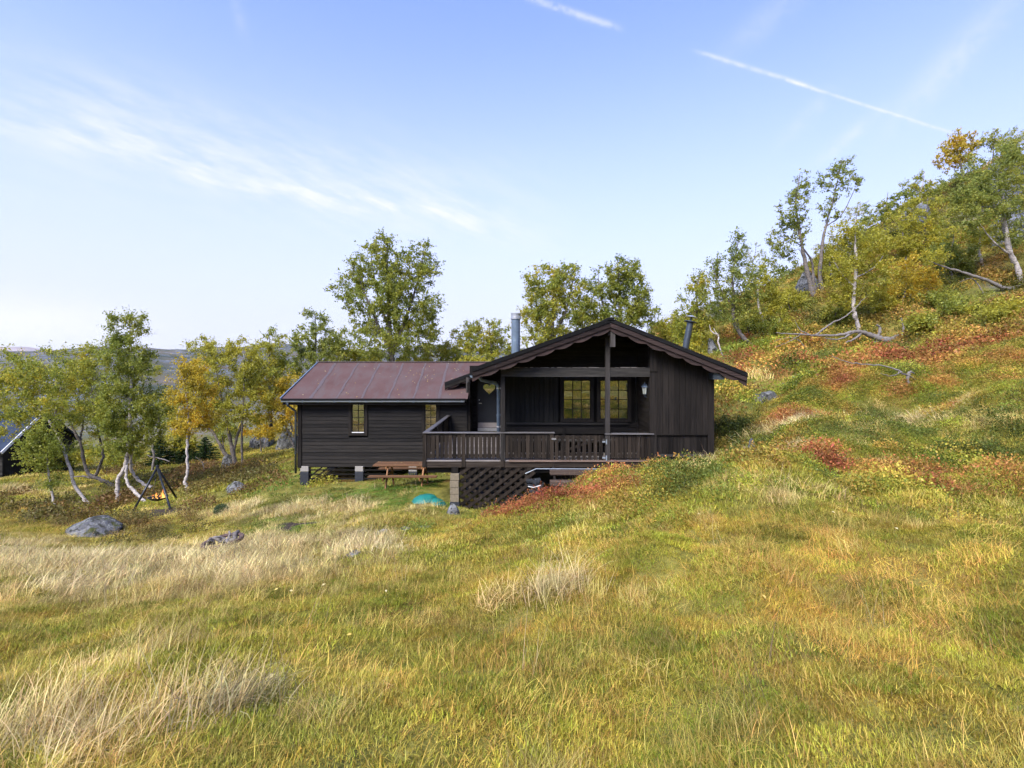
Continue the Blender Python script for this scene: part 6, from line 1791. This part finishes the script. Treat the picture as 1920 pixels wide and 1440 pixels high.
    return np.stack([X, Y, Z], 1), rot, scl, ki, t, k


def scatter(name, label, data, sel):
    pos, rot, scl, ki, t, k = [d[sel] for d in data]
    n = len(pos)
    me = bpy.data.meshes.new(name)
    me.vertices.add(n); me.vertices.foreach_set('co', pos.astype(np.float32).ravel())
    a = me.attributes.new('rot', 'FLOAT_VECTOR', 'POINT'); a.data.foreach_set('vector', rot.astype(np.float32).ravel())
    a = me.attributes.new('scl', 'FLOAT', 'POINT'); a.data.foreach_set('value', scl.astype(np.float32))
    a = me.attributes.new('ki', 'INT', 'POINT'); a.data.foreach_set('value', ki.astype(np.int32))
    a = me.attributes.new('tint', 'FLOAT_COLOR', 'POINT'); a.data.foreach_set('color', np.concatenate([t, np.ones((n, 1))], 1).astype(np.float32).ravel())
    o = bpy.data.objects.new(name, me); col.objects.link(o)
    ng = bpy.data.node_groups.new(name, 'GeometryNodeTree')
    ng.interface.new_socket('Geometry', in_out='INPUT', socket_type='NodeSocketGeometry')
    ng.interface.new_socket('Geometry', in_out='OUTPUT', socket_type='NodeSocketGeometry')
    N, L = ng.nodes, ng.links
    gi, go = N.new('NodeGroupInput'), N.new('NodeGroupOutput')
    ci = N.new('GeometryNodeCollectionInfo'); ci.inputs['Collection'].default_value = protos
    ci.inputs['Separate Children'].default_value = True; ci.inputs['Reset Children'].default_value = True
    ip = N.new('GeometryNodeInstanceOnPoints'); ip.inputs['Pick Instance'].default_value = True

    def na(nm, ty):
        x = N.new('GeometryNodeInputNamedAttribute'); x.data_type = ty; x.inputs['Name'].default_value = nm
        return x.outputs['Attribute']
    L.new(gi.outputs[0], ip.inputs['Points']); L.new(ci.outputs[0], ip.inputs['Instance'])
    L.new(na('ki', 'INT'), ip.inputs['Instance Index'])
    e2r = N.new('FunctionNodeEulerToRotation'); L.new(na('rot', 'FLOAT_VECTOR'), e2r.inputs[0]); L.new(e2r.outputs[0], ip.inputs['Rotation'])
    L.new(na('scl', 'FLOAT'), ip.inputs['Scale'])
    L.new(ip.outputs[0], go.inputs[0])
    md = o.modifiers.new('scatter', 'NODES'); md.node_group = ng
    tag(o, label, None, None, 'stuff')
    return o


data = [plant(3600, 1.4, 7.0, 0, 1, 1.0, 0.6), plant(11000, 7.0, 19.0, 1, 2, 1.0, 0.8), plant(12500, 19.0, 60.0, 2, 3, 1.05, 1.0), plant(1500, -12, 1.2, 2, 4, back=True)]
data = [np.concatenate([d[i] for d in data]) for i in range(6)]
kk = data[5]
scatter('grass', 'yellow green, straw coloured and rusty grass covering the slope', data, (kk == 0) | (kk == 1) | (kk == 2) | (kk == 5))
scatter('heath', 'red, orange and green dwarf shrubs on the slope', data, kk == 3)
scatter('moss', 'bright green moss cushions between the grass', data, kk == 4)



def litter():
    """single yellow leaves dropped on the turf, the red roof and the table"""
    r = np.random.default_rng(77)
    pts, nrm = [], []
    for _ in range(46):
        x, y = r.uniform(-8.6, -2.0), r.uniform(20.95, 23.9)
        if r.random() < .5: x = r.uniform(-4.5, -2.0)
        p = proof(x, y); pts.append((p[0], p[1], p[2] + .02)); nrm.append((0, -.43, .9))
    for _ in range(16): pts.append((r.uniform(tx0, tx1), r.uniform(18.35, 19.05), ttop + .008)); nrm.append((0, 0, 1))
    for _ in range(110):
        y = math.sqrt(r.uniform(9, 460)); x = r.uniform(-.95, .95) * y
        if -2.6 < x < 6 and y > 15.4 or (y > 21 and x > -8.6): continue
        pts.append((x, y, gz(x, y) + .045)); nrm.append((r.uniform(-.3, .3), -.3, .9))
    V = []
    for p, n in zip(pts, nrm):
        p, n = np.array(p), np.array(n) / np.linalg.norm(n)
        a = np.cross(n, r.standard_normal(3)); a /= np.linalg.norm(a); b = np.cross(n, a)
        s_ = r.uniform(.028, .045)
        V += [p - a * s_ * .6, p - a * s_ * .1 + b * s_ * .42 + n * .006, p + a * s_ * .6, p - a * s_ * .1 - b * s_ * .42 + n * .006]
    V = np.array(V)
    k = NT('fallen_yellow_leaf')
    c = k.ramp(k.n('ShaderNodeNewGeometry').outputs['Random Per Island'], [(0.1, (0.55, 0.33, 0.06)), (0.5, (0.62, 0.48, 0.14)), (0.9, (0.62, 0.55, 0.30))])
    o = bpy.data.objects.new('fallen_leaves', np_mesh('fallen_leaves', V, np.arange(len(V)).reshape(-1, 4), None, k.out(c, 0.7, 0.2)))
    col.objects.link(o); tag(o, 'scattered yellow leaves lying on turf, roof and table', None, None, 'stuff')


litter()


# thin air: one closed box round everything, ground and mountain included
hz_ = MB().box((-6700, gy.min() - 20, -120), (gx.max() + 20, 4950, 300)).build('haze', None)
hk = bpy.data.materials.new('pale_air'); hk.use_nodes = True
hk.node_tree.nodes.clear()
ho = hk.node_tree.nodes.new('ShaderNodeOutputMaterial'); hv = hk.node_tree.nodes.new('ShaderNodeVolumePrincipled')
hv.inputs['Color'].default_value = (0.88, 0.92, 1.0, 1); hv.inputs['Density'].default_value = 0.00005
hk.node_tree.links.new(hv.outputs[0], ho.inputs['Volume'])
hz_.data.materials.append(hk)
tag(hz_, 'thin pale haze filling the valley air', None, None, 'stuff')
